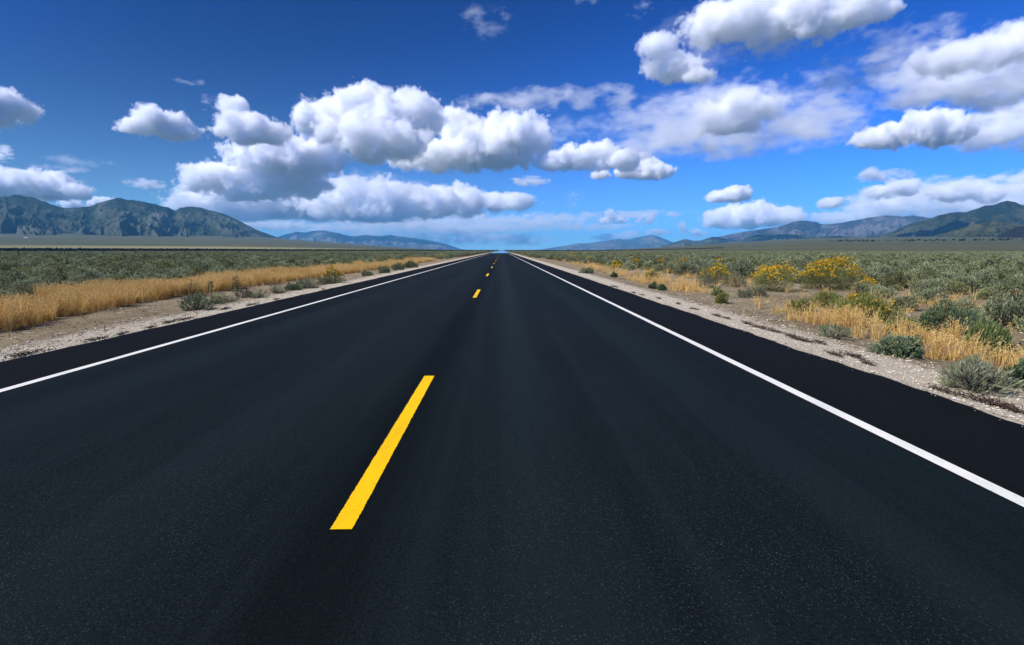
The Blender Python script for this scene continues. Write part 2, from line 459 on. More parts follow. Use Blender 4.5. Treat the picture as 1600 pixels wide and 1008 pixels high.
def mountain(name, prof, Rc, front, back, mat, seed, spur=0.45, spur_w=0.05, label=None, na=620, nt=200, pw=1.25, base=-20, detail=0.2, crest_wander=0.07):
    prof = np.array(prof, float)
    px = np.linspace(prof[0, 0], prof[-1, 0], na)
    py = np.interp(px, prof[:, 0], prof[:, 1])
    d = np.array([ray(a, b) for a, b in zip(px, py)])
    az = np.arctan2(d[:, 0], d[:, 1]); tan_e = d[:, 2]
    lat = az * Rc                                           # metres along the range
    RcA = Rc * (1 + crest_wander * 2 * (fbm(lat / (Rc * 0.10) + seed, lat * 0 + seed, 3) - 0.5))
    H = np.maximum(tan_e, 0.0003) * RcA + CAM_H - base
    H = H * (1 + 0.05 * (ridged(lat / (Rc * 0.016), lat * 0 + seed * 3, 4, 0.55) - 0.5))
    tf = np.linspace(0, 1, nt); tb = np.linspace(0, 1, 30)[1:]
    L = Rc * spur_w
    T, A = np.meshgrid(tf, np.arange(na), indexing='ij')
    r = RcA[A] - front * (1 - T)
    X, Y = r * np.sin(az[A]), r * np.cos(az[A])
    wx = (fbm(X / (L * 1.6) + seed, Y / (L * 1.6), 4) - 0.5) * 1.5
    s = 0.62 * ridged(lat[A] / L + wx + seed, (1 - T) * front / (L * 3.0) + wx + seed * 2, 3, 0.5)
    s = s + 0.38 * ridged(lat[A] / (L * 0.3) + wx * 2 + seed, (1 - T) * front / (L * 0.9) + wx * 2 + seed * 3, 4, 0.55)
    s = np.clip(s * 1.35, 0, 1)
    fine = ridged(X / (L * 0.35) + seed, Y / (L * 0.35), 5, 0.55) - 0.5
    edge = 1 - T ** 3
    foot_w = 0.55 + 0.9 * s                                   # spurs reach farther out than gullies
    g = T ** (pw * (1.7 - 0.9 * s * edge - 0.0))
    g = g * (1 - spur * edge * (1 - s) * sstep(0, .3, T)) + detail * fine * np.sin(np.pi * T) ** 0.7
    Zf = base + H[A] * np.minimum(g, 1.0)
    T2, A2 = np.meshgrid(tb, np.arange(na), indexing='ij')
    r2 = RcA[A2] + back * T2
    Zb = base + H[A2] * (1 - T2) ** 1.3
    rr_ = np.concatenate([r, r2]); ZZ = np.concatenate([Zf, Zb]); AZ = np.concatenate([az[A], az[A2]])
    V = np.stack([rr_ * np.sin(AZ), rr_ * np.cos(AZ), ZZ], -1).reshape(-1, 3)
    me = np_mesh(name, V, grid_faces(len(rr_), na)[:, ::-1], True, np.concatenate([np.clip(0.62 * s + 0.38 * (fine + 0.5), 0, 1), np.full(r2.shape, 0.5)]).ravel())
    o = new_obj(name, me, mat)
    tag(o, label, "mountain", kind="structure")
    return o

MM_left = mountain_mat("juniper_slopes", (0.026, 0.044, 0.018), (0.006, 0.015, 0.008), (0.18, 0.18, 0.15), (0.055, 0.065, 0.036), 0.4)
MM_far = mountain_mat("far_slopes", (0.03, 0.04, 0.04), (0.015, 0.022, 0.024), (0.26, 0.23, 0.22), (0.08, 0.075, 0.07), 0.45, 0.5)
MM_pale = mountain_mat("pale_rocky_slopes", (0.035, 0.040, 0.035), (0.012, 0.017, 0.016), (0.30, 0.26, 0.26), (0.062, 0.06, 0.058), 0.38, 0.7)
MM_dark = mountain_mat("dark_brush_slopes", (0.022, 0.034, 0.014), (0.006, 0.012, 0.006), (0.13, 0.12, 0.085), (0.052, 0.058, 0.03), 0.4)
MM_near = mountain_mat("near_hill_slopes", (0.045, 0.056, 0.026), (0.008, 0.014, 0.008), (0.14, 0.125, 0.085), (0.085, 0.084, 0.045), 0.3, 1.6)
MM_black = mountain_mat("black_hill_slopes", (0.018, 0.022, 0.022), (0.008, 0.010, 0.010), (0.035, 0.034, 0.034), (0.024, 0.025, 0.024), 0.3, 1.6)  # near-black tones for the nearest hill on the right

mountain("mountain_range", [(-420, 372), (-330, 345), (-200, 318), (-90, 312), (-30, 306), (0, 307), (30, 304), (60, 311), (83, 320), (101, 325), (143, 322), (156, 317), (167, 314), (187, 309), (200, 314), (208, 312), (220, 313), (247, 320), (274, 328), (283, 324), (292, 322), (312, 324), (335, 330), (354, 336), (381, 348), (400, 359), (420, 366), (440, 373), (457, 380), (480, 386)],
         8200, 3100, 2500, MM_left, 2.0, 0.55, 0.05, "dark green mountain ridge with grey rock outcrops on the left", pw=0.95)
mountain("mountain_range", [(395, 388), (437, 369), (462, 362), (476, 363), (490, 361), (505, 359.5), (524, 363), (535, 366), (547, 369), (558, 369), (569, 367), (592, 369), (611, 367), (631, 370), (659, 374), (687, 379), (705, 384), (721, 389.5), (735, 391)],
         24000, 7000, 5000, MM_far, 5.0, 0.5, 0.035, "hazy blue mountains between the left ridge and the road", pw=0.9)
mountain("mountain_range", [(835, 391), (851, 389), (884, 384), (904, 380), (918, 380), (934, 378), (950, 376), (967, 373), (975, 374), (983, 374), (995, 371), (1016, 367), (1026, 368), (1033, 371), (1052, 379), (1075, 386), (1090, 391)],
         26000, 7000, 5000, MM_far, 9.0, 0.5, 0.03, "hazy blue mountains rising just right of the road's end", pw=0.9)
mountain("mountain_range", [(1070, 388), (1100, 376), (1121, 371), (1140, 366), (1160, 362), (1180, 360), (1200, 357), (1220, 354), (1240, 347), (1261, 344), (1275, 347), (1287, 351), (1305, 349), (1327, 346), (1345, 342), (1359, 339), (1378, 337), (1394, 337), (1410, 338), (1426, 336), (1440, 338), (1470, 342), (1520, 350), (1580, 356), (1640, 370)],
         15500, 4200, 4000, MM_pale, 12.0, 0.5, 0.035, "pale purple rocky mountains in the middle of the right range", pw=0.95)
mountain("foothills", [(1010, 390.5), (1027, 387), (1055, 378), (1071, 373.5), (1082, 376), (1095, 376), (1110, 371), (1121, 370), (1150, 376), (1175, 368), (1200, 366), (1240, 366), (1275, 370), (1310, 368), (1340, 373), (1370, 377), (1400, 380), (1430, 384)],
         11000, 3000, 2500, MM_left, 15.0, 0.5, 0.035, "low dark foothills below the pale purple mountains", pw=0.9)
mountain("mountain_range", [(1290, 384), (1331, 374), (1355, 370), (1378, 366.5), (1400, 359), (1418, 351), (1435, 346), (1450, 342.5), (1466, 336), (1482, 332), (1496, 331), (1510, 331.5), (1524, 327), (1537, 322), (1555, 320), (1573, 313.5), (1586, 316), (1600, 320), (1640, 316), (1700, 322), (1800, 335), (1950, 350), (2050, 372)],
         7600, 2700, 2500, MM_dark, 21.0, 0.55, 0.05, "dark brush covered mountain at the right with the tallest summit", pw=1.0)
mountain("foothills", [(1400, 381), (1438, 375), (1465, 367), (1490, 360), (1515, 353), (1537, 347), (1552, 345), (1565, 345), (1580, 348), (1600, 352), (1660, 356), (1760, 364), (1850, 376)],
         4700, 1100, 1200, MM_near, 26.0, 0.4, 0.05, "speckled olive hill in front of the tall right mountain", pw=0.9)
mountain("foothills", [(1520, 379), (1549, 373), (1565, 365), (1577, 359), (1588, 355), (1600, 352), (1640, 344), (1700, 342), (1800, 352), (1900, 370)],
         3900, 700, 900, MM_black, 31.0, 0.4, 0.06, "nearest dark hill at the far right", pw=0.9)
bpy.data.objects["foothills"].location.z = 0

# ------------------------------------------------------------------ clouds
def cloud_mat(name, dens, aniso=0.35, het=None):
    m = bpy.data.materials.new(name); m.use_nodes = True
    t = m.node_tree; t.nodes.clear()
    o = t.nodes.new("ShaderNodeOutputMaterial"); v = t.nodes.new("ShaderNodeVolumePrincipled")
    v.inputs["Color"].default_value = (0.9995, 0.9995, 0.9995, 1)
    v.inputs["Density"].default_value = dens
    v.inputs["Anisotropy"].default_value = aniso
    if het:      # ragged: eaten into by noise
        tc = t.nodes.new("ShaderNodeTexCoord"); n = t.nodes.new("ShaderNodeTexNoise")
        n.inputs["Scale"].default_value = 1.5 / het; n.inputs["Detail"].default_value = 7; n.inputs["Roughness"].default_value = 0.64
        n.inputs["Distortion"].default_value = 0.3
        t.links.new(tc.outputs["Object"], n.inputs["Vector"])
        mr = t.nodes.new("ShaderNodeMapRange"); mr.inputs["From Min"].default_value = 0.475; mr.inputs["From Max"].default_value = 0.60
        mr.inputs["To Max"].default_value = dens
        t.links.new(n.outputs["Fac"], mr.inputs["Value"]); t.links.new(mr.outputs[0], v.inputs["Density"])
        m.cycles.volume_step_rate = 0.12
    t.links.new(v.outputs[0], o.inputs["Volume"])
    return m

_ico = None
def ico_unit():
    global _ico
    if _ico is None:
        import bmesh
        bm = bmesh.new(); bmesh.ops.create_icosphere(bm, subdivisions=2, radius=1)
        V = np.array([v.co[:] for v in bm.verts]); Fc = np.array([[v.index for v in f.verts] for f in bm.faces])
        bm.free(); _ico = (V, Fc)
    return _ico
_tex = {}
def clouds_tex(size, hard=False, color=False, depth=5):
    k = (round(size, 2), hard, color, depth)
    if k not in _tex:
        x = bpy.data.textures.new("billow", 'CLOUDS'); x.noise_scale = size; x.noise_depth = depth
        x.noise_type = 'HARD_NOISE' if hard else 'SOFT_NOISE'
        x.cloud_type = 'COLOR' if color else 'GRAYSCALE'; _tex[k] = x
    return _tex[k]
CLOUD_BASE = 1750.0
def cloud(circles, base_py, label, tau=16.0, D=None, kids=8, voxel=1.25, flat=0.75, depth=1.0, rough=0.35, squash=1.0, seed=0, group=None, soft=1.0):
    """circles: (px, py, r) of the puffs seen in the sky; they are given a true distance, depth and smaller puffs.
    The thing is its dense core; a thin veil and a fringe round it are its parts."""
    g = np.random.default_rng(seed + 100)
    c = [tuple(map(float, q)) for q in circles]
    ex = []
    for q, w in zip(c[:-1], c[1:]):
        d = math.hypot(q[0] - w[0], q[1] - w[1])
        if d < (q[2] + w[2]) * 1.7: ex.append(((q[0] + w[0]) / 2, (q[1] + w[1]) / 2, (q[2] + w[2]) / 2 * 0.95))
    c = np.array(c + ex)
    mx = (c[:, 0].min() + c[:, 0].max()) / 2
    te = ray(mx, base_py)[2]
    if D is None: D = min(CLOUD_BASE / max(te, 1e-3), 52000)
    px_m = D / F                                        # metres to a pixel there
    cx, cyy, _ = ray(mx, base_py)
    org = np.array([cx * D, cyy * D, CAM_H + te * D])
    sph = []
    rmax = c[:, 2].max()
    for (x, y, r) in c:
        a, b, z = ray(x, y)
        k = D / max(a * cx + b * cyy, 0.2)
        q = g.normal(0, 0.5) * depth * rmax * px_m
        sc = (k + q) / k
        P = np.array([a * k, b * k, CAM_H + z * k]) * sc
        Rr = r * px_m * (1 + ((x - 800) ** 2 + (y - 391) ** 2) / F ** 2) ** -0.65 * sc * 0.96
        sph.append((P - org, Rr))
        for _ in range(kids):
            n = g.normal(0, 1, 3); n /= np.linalg.norm(n)
            if n[2] < -0.2: n[2] *= -0.6
            r2 = Rr * g.uniform(0.25, 0.55)
            P2 = P - org + n * (Rr * 0.9)
            sph.append((P2, r2))
            for _ in range(4 if r > 14 else 1):
                m = g.normal(0, 1, 3); m /= np.linalg.norm(m)
                m = m + n * 0.6; m /= np.linalg.norm(m)
                if m[2] < -0.2: m[2] *= -0.6
                sph.append((P2 + m * r2 * 0.92, r2 * g.uniform(0.3, 0.55)))
    IV, IF = ico_unit()
    S = np.array([s[0] for s in sph]); Q = np.array([s[1] for s in sph])
    V = (S[:, None] + IV[None] * Q[:, None, None] * np.array([1, 1, squash])).reshape(-1, 3)
    Fc = (IF[None] + (np.arange(len(S)) * len(IV))[:, None, None]).reshape(-1, 3)
    src = np_mesh("cloud_src", V, Fc)
    vx = voxel * px_m * 1.5
    px_m *= (1 + ((mx - 800) / F) ** 2) ** -0.65
    vx = voxel * px_m * 1.5
    avg = float(np.median(c[:, 2])) * px_m
    thin = tau < 2.7
    #           name      inflate  roughness  share of the optical depth
    shells = [("cloud", 0.24, 1.0, 1.0)]
    if thin: shells = [("cloud", 0.2, 1.5, 1.0)]
    root = None
    for si, (nm, infl, rg, share) in enumerate(shells):
        ob = new_obj("cloud_src", src)
        rm = ob.modifiers.new("r", 'REMESH'); rm.mode = 'VOXEL'; rm.voxel_size = vx
        sm = ob.modifiers.new("s", 'SMOOTH'); sm.factor = 0.5; sm.iterations = 2
        tc = bpy.data.objects.new("tc", None); COL.objects.link(tc); tc.location = (seed * 913.7 + si * 331.1, seed * 577.3, si * 97.0)
        for sz, am, hard, col, mid in ((avg * 1.3, 0.95, False, True, 0.5), (avg * 0.6, 0.75, True, False, 0.32), (avg * 0.24, 0.34 * rg, True, False, 0.35), (avg * 0.1, 0.13 * rg, True, False, 0.35)):
            dm = ob.modifiers.new("d", 'DISPLACE'); dm.texture = clouds_tex(sz, hard, col); dm.strength = avg * am * (rough / 0.35) ** 0.7 * (rg ** 0.5)
            dm.mid_level = mid - (infl / am / 1.0 if (not col and sz > avg * 0.3) else 0); dm.texture_coords = 'OBJECT'; dm.texture_coords_object = tc
            if col: dm.direction = 'RGB_TO_XYZ'
        rm = ob.modifiers.new("r2", 'REMESH'); rm.mode = 'VOXEL'; rm.voxel_size = vx * 0.75
        dg = bpy.context.evaluated_depsgraph_get(); dg.update()
        m2 = bpy.data.meshes.new_from_object(ob.evaluated_get(dg))
        bpy.data.objects.remove(ob); bpy.data.objects.remove(tc)
        n = len(m2.vertices); co = np.empty(n * 3, np.float32); m2.vertices.foreach_get("co", co); co = co.reshape(-1, 3)
        low = co[:, 2] < 0
        co[low, 2] *= (1 - flat)
        m2.vertices.foreach_set("co", co.ravel())
        m2.name = nm
        m2.materials.clear(); m2.materials.append(cloud_mat(nm + "_vapour", tau * share / avg, 0.0, avg))
        o = bpy.data.objects.new(nm, m2); COL.objects.link(o)
        if root is None:
            root = o; o.location = org; tag(o, label, "cloud", group)
        else: o.parent = root
    return root

def wisp_mat(dims, feat, dens, seed, cover):
    """thin ragged vapour: noise eaten away towards the outside of its ellipsoid"""
    t = NT("wisp_vapour")
    tc = t.n("ShaderNodeTexCoord")
    ln = t.n("ShaderNodeVectorMath", operation='DOT_PRODUCT'); t.l(tc.outputs["Object"], ln.inputs[0]); t.l(tc.outputs["Object"], ln.inputs[1])
    mp = t.n("ShaderNodeMapping"); mp.inputs["Scale"].default_value = (dims[0] / feat * 0.7, dims[1] / feat * 0.7, dims[2] / feat * 1.3)
    mp.inputs["Location"].default_value = (seed * 7.3, seed * 3.1, seed * 1.7)
    t.l(tc.outputs["Object"], mp.inputs["Vector"])
    n = t.noise(mp.outputs[0], 1.0, 6, 0.62)
    env = t.math('SUBTRACT', 1.0, ln.outputs["Value"])
    v = t.math('ADD', t.math('MULTIPLY', env, 0.55), t.math('MULTIPLY', t.math('SUBTRACT', n, 0.5), 3.2))
    v = t.math('SUBTRACT', v, 0.42 - cover)
    v = t.math('MULTIPLY', t.math('MAXIMUM', v, 0.0), dens)
    v = t.math('MULTIPLY', v, t.rng(env, 0.0, 0.25))
    p = t.n("ShaderNodeVolumePrincipled"); p.inputs["Color"].default_value = (0.9995, 0.9995, 0.9995, 1)
    t.l(v, p.inputs["Density"]); t.l(p.outputs[0], t.out.inputs["Volume"])
    t.m.cycles.volume_step_rate = 0.45
    return t.m
def cumulus_mat(dims, feat, dens, seed, base_z, soft):
    """billowing vapour: cauliflower noise eating into an ellipsoid, cut flat at the condensation level"""
    t = NT("cumulus_vapour")
    tc = t.n("ShaderNodeTexCoord")
    ln = t.n("ShaderNodeVectorMath", operation='DOT_PRODUCT'); t.l(tc.outputs["Object"], ln.inputs[0]); t.l(tc.outputs["Object"], ln.inputs[1])
    mp = t.n("ShaderNodeMapping"); mp.inputs["Scale"].default_value = tuple(d / feat for d in dims)
    mp.inputs["Location"].default_value = (seed * 7.3, seed * 3.1, seed * 1.7)
    t.l(tc.outputs["Object"], mp.inputs["Vector"])
    n = t.noise(mp.outputs[0], 0.7, 4, 0.6)
    n2 = t.noise(mp.outputs[0], 1.7, 2.5, 0.6)
    env = t.math('SUBTRACT', 1.0, ln.outputs["Value"])
    v = t.math('ADD', t.math('MULTIPLY', env, 1.35), t.math('MULTIPLY', t.math('SUBTRACT', n, 0.5), 3.0))
    v = t.math('ADD', v, t.math('MULTIPLY', t.math('ABSOLUTE', t.math('SUBTRACT', n2, 0.5)), 1.7))
    v = t.math('SUBTRACT', v, 0.78)
    v = t.math('MULTIPLY', v, 1.0 / soft, True)
    v = t.math('MULTIPLY', v, t.rng(env, 0.0, 0.12))
    g = t.n("ShaderNodeNewGeometry"); sp = t.n("ShaderNodeSeparateXYZ"); t.l(g.outputs["Position"], sp.inputs[0])
    zz = t.math('ADD', sp.outputs[2], t.math('MULTIPLY', t.math('SUBTRACT', n, 0.5), feat * 1.2))
    v = t.math('MULTIPLY', v, t.rng(zz, base_z - feat * 0.1, base_z + feat * 0.35))
    p = t.n("ShaderNodeVolumePrincipled"); p.inputs["Color"].default_value = (0.9995, 0.9995, 0.9995, 1)
    t.l(t.math('MULTIPLY', v, dens), p.inputs["Density"]); t.l(p.outputs[0], t.out.inputs["Volume"])
    t.m.cycles.volume_step_rate = 0.3
    return t.m
def cumulus(ellipses, base_py, label, tau=4.2, feat=20, D=None, seed=0, soft=0.4):
    """ellipses: (px, py, rx, ry) -> one cumulus; the first billow is the thing, the others its parts"""
    from mathutils import Matrix
    V, Fc = ico_unit()
    root = None; g = np.random.default_rng(seed)
    mx = np.mean([e[0] for e in ellipses])
    d0 = D if D else min(CLOUD_BASE / max(ray(mx, base_py)[2], 1e-3), 50000)
    for i, (x, y, rx, ry) in enumerate(ellipses):
        a, b, z = ray(x, y)
        k = (d0 / F) * (1 + ((x - 800) / F) ** 2) ** -0.65
        dims = np.array([rx, max(min(rx, ry * 2.2) * 0.8, ry), ry]) * k * 1.28
        d = d0 + (g.normal(0, 0.25) * dims[1] if i else 0)
        P = Vector((a * d, b * d, CAM_H + z * d))
        bz = CAM_H + ray(x, base_py)[2] * d
        if bz < 1300 and b * d < 43000: print('LOW CLOUD', label, bz)
        me = np_mesh("cloud", V * 1.04, Fc, True)
        me.materials.append(cumulus_mat(dims, feat * k, tau / (feat * k), seed + i * 1.7, bz, soft))
        o = new_obj("cloud" if root is None else "billow", me)
        o.rotation_euler.z = -math.atan2(a, b); o.scale = dims; o.location = P
        if root is None:
            root = o; tag(o, label, "cloud")
        else:
            o.parent = root
            o.matrix_parent_inverse = Matrix.LocRotScale(root.location, root.rotation_euler, root.scale).inverted()
    return root
def wisps(ellipses, base_py, label, tau=1.5, feat=14, cover=0.0, D=None, seed=0, name="cloud", parent=None):
    """ellipses: (px, py, rx, ry) -> a cloud of one or more ragged veils; the first is the thing, the others its parts"""
    V, Fc = ico_unit()
    root = parent
    for i, (x, y, rx, ry) in enumerate(ellipses):
        a, b, z = ray(x, y)
        d = D if D else min(CLOUD_BASE / max(ray(x, base_py)[2], 1e-3), 50000)
        k = (d / F) * (1 + ((x - 800) / F) ** 2) ** -0.65
        dims = np.array([rx, max(rx * 0.6, ry), ry]) * k
        me = np_mesh(name, V * 1.04, Fc, True)
        me.materials.append(wisp_mat(dims, feat * k, tau / (1.4 * dims[1]), seed + i * 1.7, cover))
        nm = name if root is None else "wisp"
        o = new_obj(nm, me)
        P = Vector((a * d, b * d, CAM_H + z * d))
        o.rotation_euler.z = -math.atan2(a, b)
        o.scale = dims
        if root is None:
            root = o; o.location = P; tag(o, label, "cloud"); R0 = o.location.copy()
        else:
            m = o.rotation_euler.to_matrix().to_4x4()
            o.location = P
            o.parent = root
            from mathutils import Matrix
            o.matrix_parent_inverse = Matrix.LocRotScale(root.location, root.rotation_euler, root.scale).inverted()
    return root
CLOUDS_ON = True
if CLOUDS_ON:
    # lone small cumulus on the left
    cumulus([(210,198,28,16),(242,190,36,26),(272,198,34,24),(300,207,24,16)], 225, "small lone white cumulus cloud in the deep blue sky on the left", seed=1, feat=17)
    cumulus([(5, 166, 46, 36), (-50, 165, 70, 46)], 198, "white cloud cut by the picture's left edge, high above the ridge", seed=2)
    cumulus([(35, 288, 60, 28), (80, 290, 46, 26), (112, 298, 34, 15), (-30, 290, 60, 34)], 314, "low cumulus cloud resting behind the left mountain's first summit", seed=3, D=14500, feat=18)
    wisps([(6, 240, 16, 18)], 254, "small ragged scrap of cloud at the left edge above the low cumulus", 5, 9, 0.2, seed=4)
    wisps([(140, 254, 80, 10), (95, 262, 60, 9)], 266, "thin streak of cloud over the left mountain", 2.0, 22, 0.05, D=15000, seed=5)
    wisps([(228, 287, 34, 10)], 292, "tiny flat white cloud below the lone cumulus", 5, 9, 0.25, seed=6)
    cumulus([(112, 320, 20, 10), (162, 317, 24, 11)], 330, "white cloud tops peeking from behind the left summits", seed=7, D=30000, feat=9)
    # the big cumulus bank left of centre
    cumulus([(364, 176, 24, 26), (382, 202, 48, 26), (425, 208, 36, 20)], 228, "tower of cumulus at the left end of the big cloud bank", seed=8)
    cumulus([(520, 188, 54, 38), (575, 175, 56, 44), (640, 180, 54, 38), (590, 215, 80, 38), (483, 186, 30, 26)], 254, "largest bright cumulus cloud with a grey belly in the bank's middle", seed=9, feat=24)
    cumulus([(715, 205, 34, 38), (760, 222, 62, 36), (808, 206, 52, 34), (690, 245, 80, 26), (845, 222, 30, 26), (780, 240, 70, 26)], 276, "lumpy cumulus cloud forming the right end of the big bank", seed=10, feat=22)
    cumulus([(430, 242, 76, 34), (500, 242, 46, 32)], 284, "grey shaded cumulus below the bank's left tower", seed=11)
    cumulus([(330, 278, 54, 26), (400, 288, 66, 30), (475, 288, 50, 22)], 320, "white puffs along the lower left of the big bank", seed=12, D=15500)
    cumulus([(370, 316, 100, 32), (470, 316, 110, 34), (580, 314, 110, 34), (680, 314, 100, 28), (775, 315, 70, 16)], 346, "long flat grey cloud layer with a dark base over the far left mountains", seed=13, D=24000, feat=20, soft=0.45)
    wisps([(430, 352, 26, 9), (462, 354, 26, 8), (395, 352, 26, 9), (500, 356, 30, 7), (545, 356, 24, 6)], 361, "row of small white puffs under the long grey layer", 7, 7, 0.25, D=60000, seed=14)
    wisps([(684, 359, 16, 12), (714, 360, 16, 11), (738, 362, 12, 8), (645, 363, 18, 8)], 368, "small white puffs low over the end of the far left mountains", 7, 7, 0.25, D=60000, seed=15)
    wisps([(690, 372, 90, 14), (790, 374, 90, 12), (740, 360, 90, 10)], 387, "pale line of clouds at the horizon where the road ends", 14, 14, 0.1, D=60000, seed=16)
    # centre and right
    wisps([(760, 32, 46, 30)], 58, "thin torn wisp of cloud near the top centre", 1.6, 20, 0.0, seed=17)
    wisps([(850, 152, 75, 22), (945, 153, 75, 20), (775, 158, 65, 14)], 175, "thin flat white cloud strip right of the big bank", 4.0, 26, 0.12, seed=18)
    wisps([(1110, 185, 135, 50), (1225, 195, 120, 52), (1050, 215, 110, 36), (1165, 160, 60, 40), (1150, 225, 150, 26)], 240, "wide soft cloud sheet in the middle of the right sky", 5.5, 34, 0.12, seed=19)
    wisps([(1275, 132, 62, 42), (1310, 160, 50, 34)], 172, "faint grey cloud patch above the soft sheet", 2.6, 28, 0.0, seed=20)
    cumulus([(862,252,30,16),(900,246,32,22),(940,243,34,24),(982,250,30,18)], 271, "flat white cloud touching the right end of the big bank", seed=21, feat=15)
    cumulus([(1002,263,32,20),(1032,268,22,13),(976,269,20,12),(936,273,18,8)], 282, "compact white cumulus in the open blue right of centre", seed=22, feat=12)
    wisps([(828, 283, 36, 9)], 290, "small flat white cloud hanging below the big bank's right end", 5, 9, 0.25, seed=23)
    wisps([(898, 312, 22, 16)], 325, "faint little cloud scrap under the compact cumulus", 2.0, 10, 0.0, seed=24)
    wisps([(953, 338, 11, 15), (970, 344, 16, 7), (944, 345, 14, 6)], 350, "tiny two topped cumulus low right of the road", 8, 7, 0.28, D=26000, seed=25)
    wisps([(1009, 342, 20, 10)], 348, "tiny single puff beside the two topped cumulus", 8, 7, 0.25, D=26000, seed=26)
    wisps([(1065, 355, 9, 12), (1088, 364, 20, 9)], 370, "tiny puffs just above the right foothills", 7, 7, 0.25, D=60000, seed=27)
    wisps([(955, 371, 34, 8), (985, 367, 22, 8), (1026, 363, 24, 7)], 378, "low white puffs behind the hazy right mountains", 8, 7, 0.25, D=60000, seed=28)
    # top right
    cumulus([(1100,40,46,30),(1150,30,52,36),(1210,22,60,44),(1275,16,60,42),(1330,10,56,36),(1375,18,30,16)], 80, "big bright cumulus at the top edge right of centre", seed=29, feat=30)
    cumulus([(1030,74,34,22),(1050,104,46,26),(1090,122,34,14)], 134, "grey puff hanging below the left of the top cumulus", seed=30, feat=22, tau=4, soft=0.6)
    wisps([(1200,74,70,20)], 94, "grey tuft under the belly of the top cumulus", 4, 18, 0.15, seed=31)
    wisps([(1460,116,90,40),(1530,98,80,50),(1610,80,90,70),(1480,142,100,30),(1590,135,90,44)], 174, "broad grey white cloud bank at the upper right edge", 7, 30, 0.3, seed=32)
    wisps([(1400, 115, 60, 34), (1440, 150, 80, 24), (1380, 90, 60, 22), (1530, 150, 80, 24)], 172, "torn veil of vapour hanging off the left of the upper right bank", 3.6, 26, 0.08, seed=40)
    wisps([(690, 170, 60, 26), (640, 150, 50, 16)], 250, "thin veil of vapour streaming off the top of the largest cumulus", 1.8, 20, 0.0, D=8500, seed=41)
    wisps([(1215, 25, 170, 60), (1100, 60, 110, 50), (1330, 25, 90, 40)], 84, "thin vapour trailing from the big cumulus at the top edge", 2.0, 30, 0.0, seed=50)
    wisps([(1130, 170, 150, 56), (1260, 190, 120, 50), (1040, 190, 120, 44)], 244, "pale white film of cloud behind the wide soft sheet", 3.5, 24, 0.12, D=9000, seed=53)
    wisps([(930, 195, 120, 18), (860, 215, 80, 12), (1010, 225, 90, 14)], 240, "faint flat film of cloud above the flat white cloud in the centre", 2.2, 20, 0.06, D=12000, seed=54)
    wisps([(1380, 90, 110, 44), (1450, 60, 90, 34), (1330, 130, 80, 30)], 172, "thin white film spreading left of the upper right bank", 2.6, 26, 0.06, D=6000, seed=55)
    wisps([(680, 345, 150, 22), (820, 350, 120, 14), (590, 350, 120, 18)], 372, "white hazy cloud sheet low above the road's end", 9, 18, 0.14, D=60000, seed=56)
    cumulus([(1118, 176, 40, 20), (1156, 160, 36, 22), (1194, 168, 36, 20), (1140, 196, 56, 18)], 210, "brighter cumulus core inside the wide soft sheet", seed=60, feat=15, tau=2.6, soft=0.75)
    cumulus([(1440, 100, 34, 22), (1490, 92, 44, 30), (1545, 80, 48, 34), (1600, 66, 56, 40)], 128, "brighter billows on top of the upper right cloud bank", seed=61, feat=22, tau=2.6, soft=0.7)
    cumulus([(1372, 300, 26, 14), (1405, 294, 30, 16), (1300, 318, 26, 10), (1490, 300, 40, 18), (1540, 306, 30, 14)], 326, "small bright puffs along the top of the bank behind the right mountains", seed=62, feat=12, tau=3, soft=0.6, D=21500)
    wisps([(330, 160, 22, 18), (300, 128, 30, 6)], 226, "faint vapour scrap beside the cumulus tower's left side", 1.4, 12, 0.0, seed=42)
    wisps([(560, 280, 90, 18), (640, 295, 100, 14), (480, 270, 60, 20)], 318, "soft grey veil between the big bank and the long grey layer", 2.2, 22, 0.1, D=17500, seed=43)
    wisps([(870, 340, 110, 10), (1000, 335, 110, 8), (930, 355, 100, 8)], 380, "pale thin streaks of cloud low over the horizon right of the road", 9, 14, 0.05, D=60000, seed=44)
    wisps([(540, 365, 130, 12), (430, 350, 70, 14), (640, 350, 80, 10)], 385, "dull white haze of cloud over the far left mountains", 10, 16, 0.08, D=60000, seed=45)
    cumulus([(1365,216,38,20),(1405,210,40,26),(1445,198,40,34),(1485,200,40,34)], 242, "bright white cumulus lobes at the left of the right edge bank", seed=33, feat=20, tau=4)
    wisps([(1540,205,70,38),(1605,190,80,56)], 242, "grey shaded cloud at the right edge beside the bright lobes", 8, 24, 0.32, seed=34)
    cumulus([(1122,308,22,10),(1150,303,26,14)], 317, "small bright cumulus above the white bank on the right", seed=35, feat=10)
    cumulus([(1130, 342, 40, 18), (1175, 338, 50, 24), (1225, 340, 36, 18)], 356, "brilliant white low cumulus above the pale right mountains", seed=36, D=31000, feat=16)
    wisps([(1320,338,56,20),(1380,318,64,34),(1450,312,84,42),(1530,312,90,44),(1610,305,90,50)], 354, "long grey white cloud bank behind the right mountains", 8, 20, 0.3, D=30000, seed=37)
    wisps([(1380, 275, 46, 13), (1362, 271, 20, 12)], 284, "small white cloud between the right bank and the edge cumulus", 5, 12, 0.25, seed=38)
    wisps([(915, -2, 34, 12), (1000, 12, 26, 18)], 14, "pale scraps of cloud at the top edge right of centre", 1.6, 18, 0.0, seed=39)

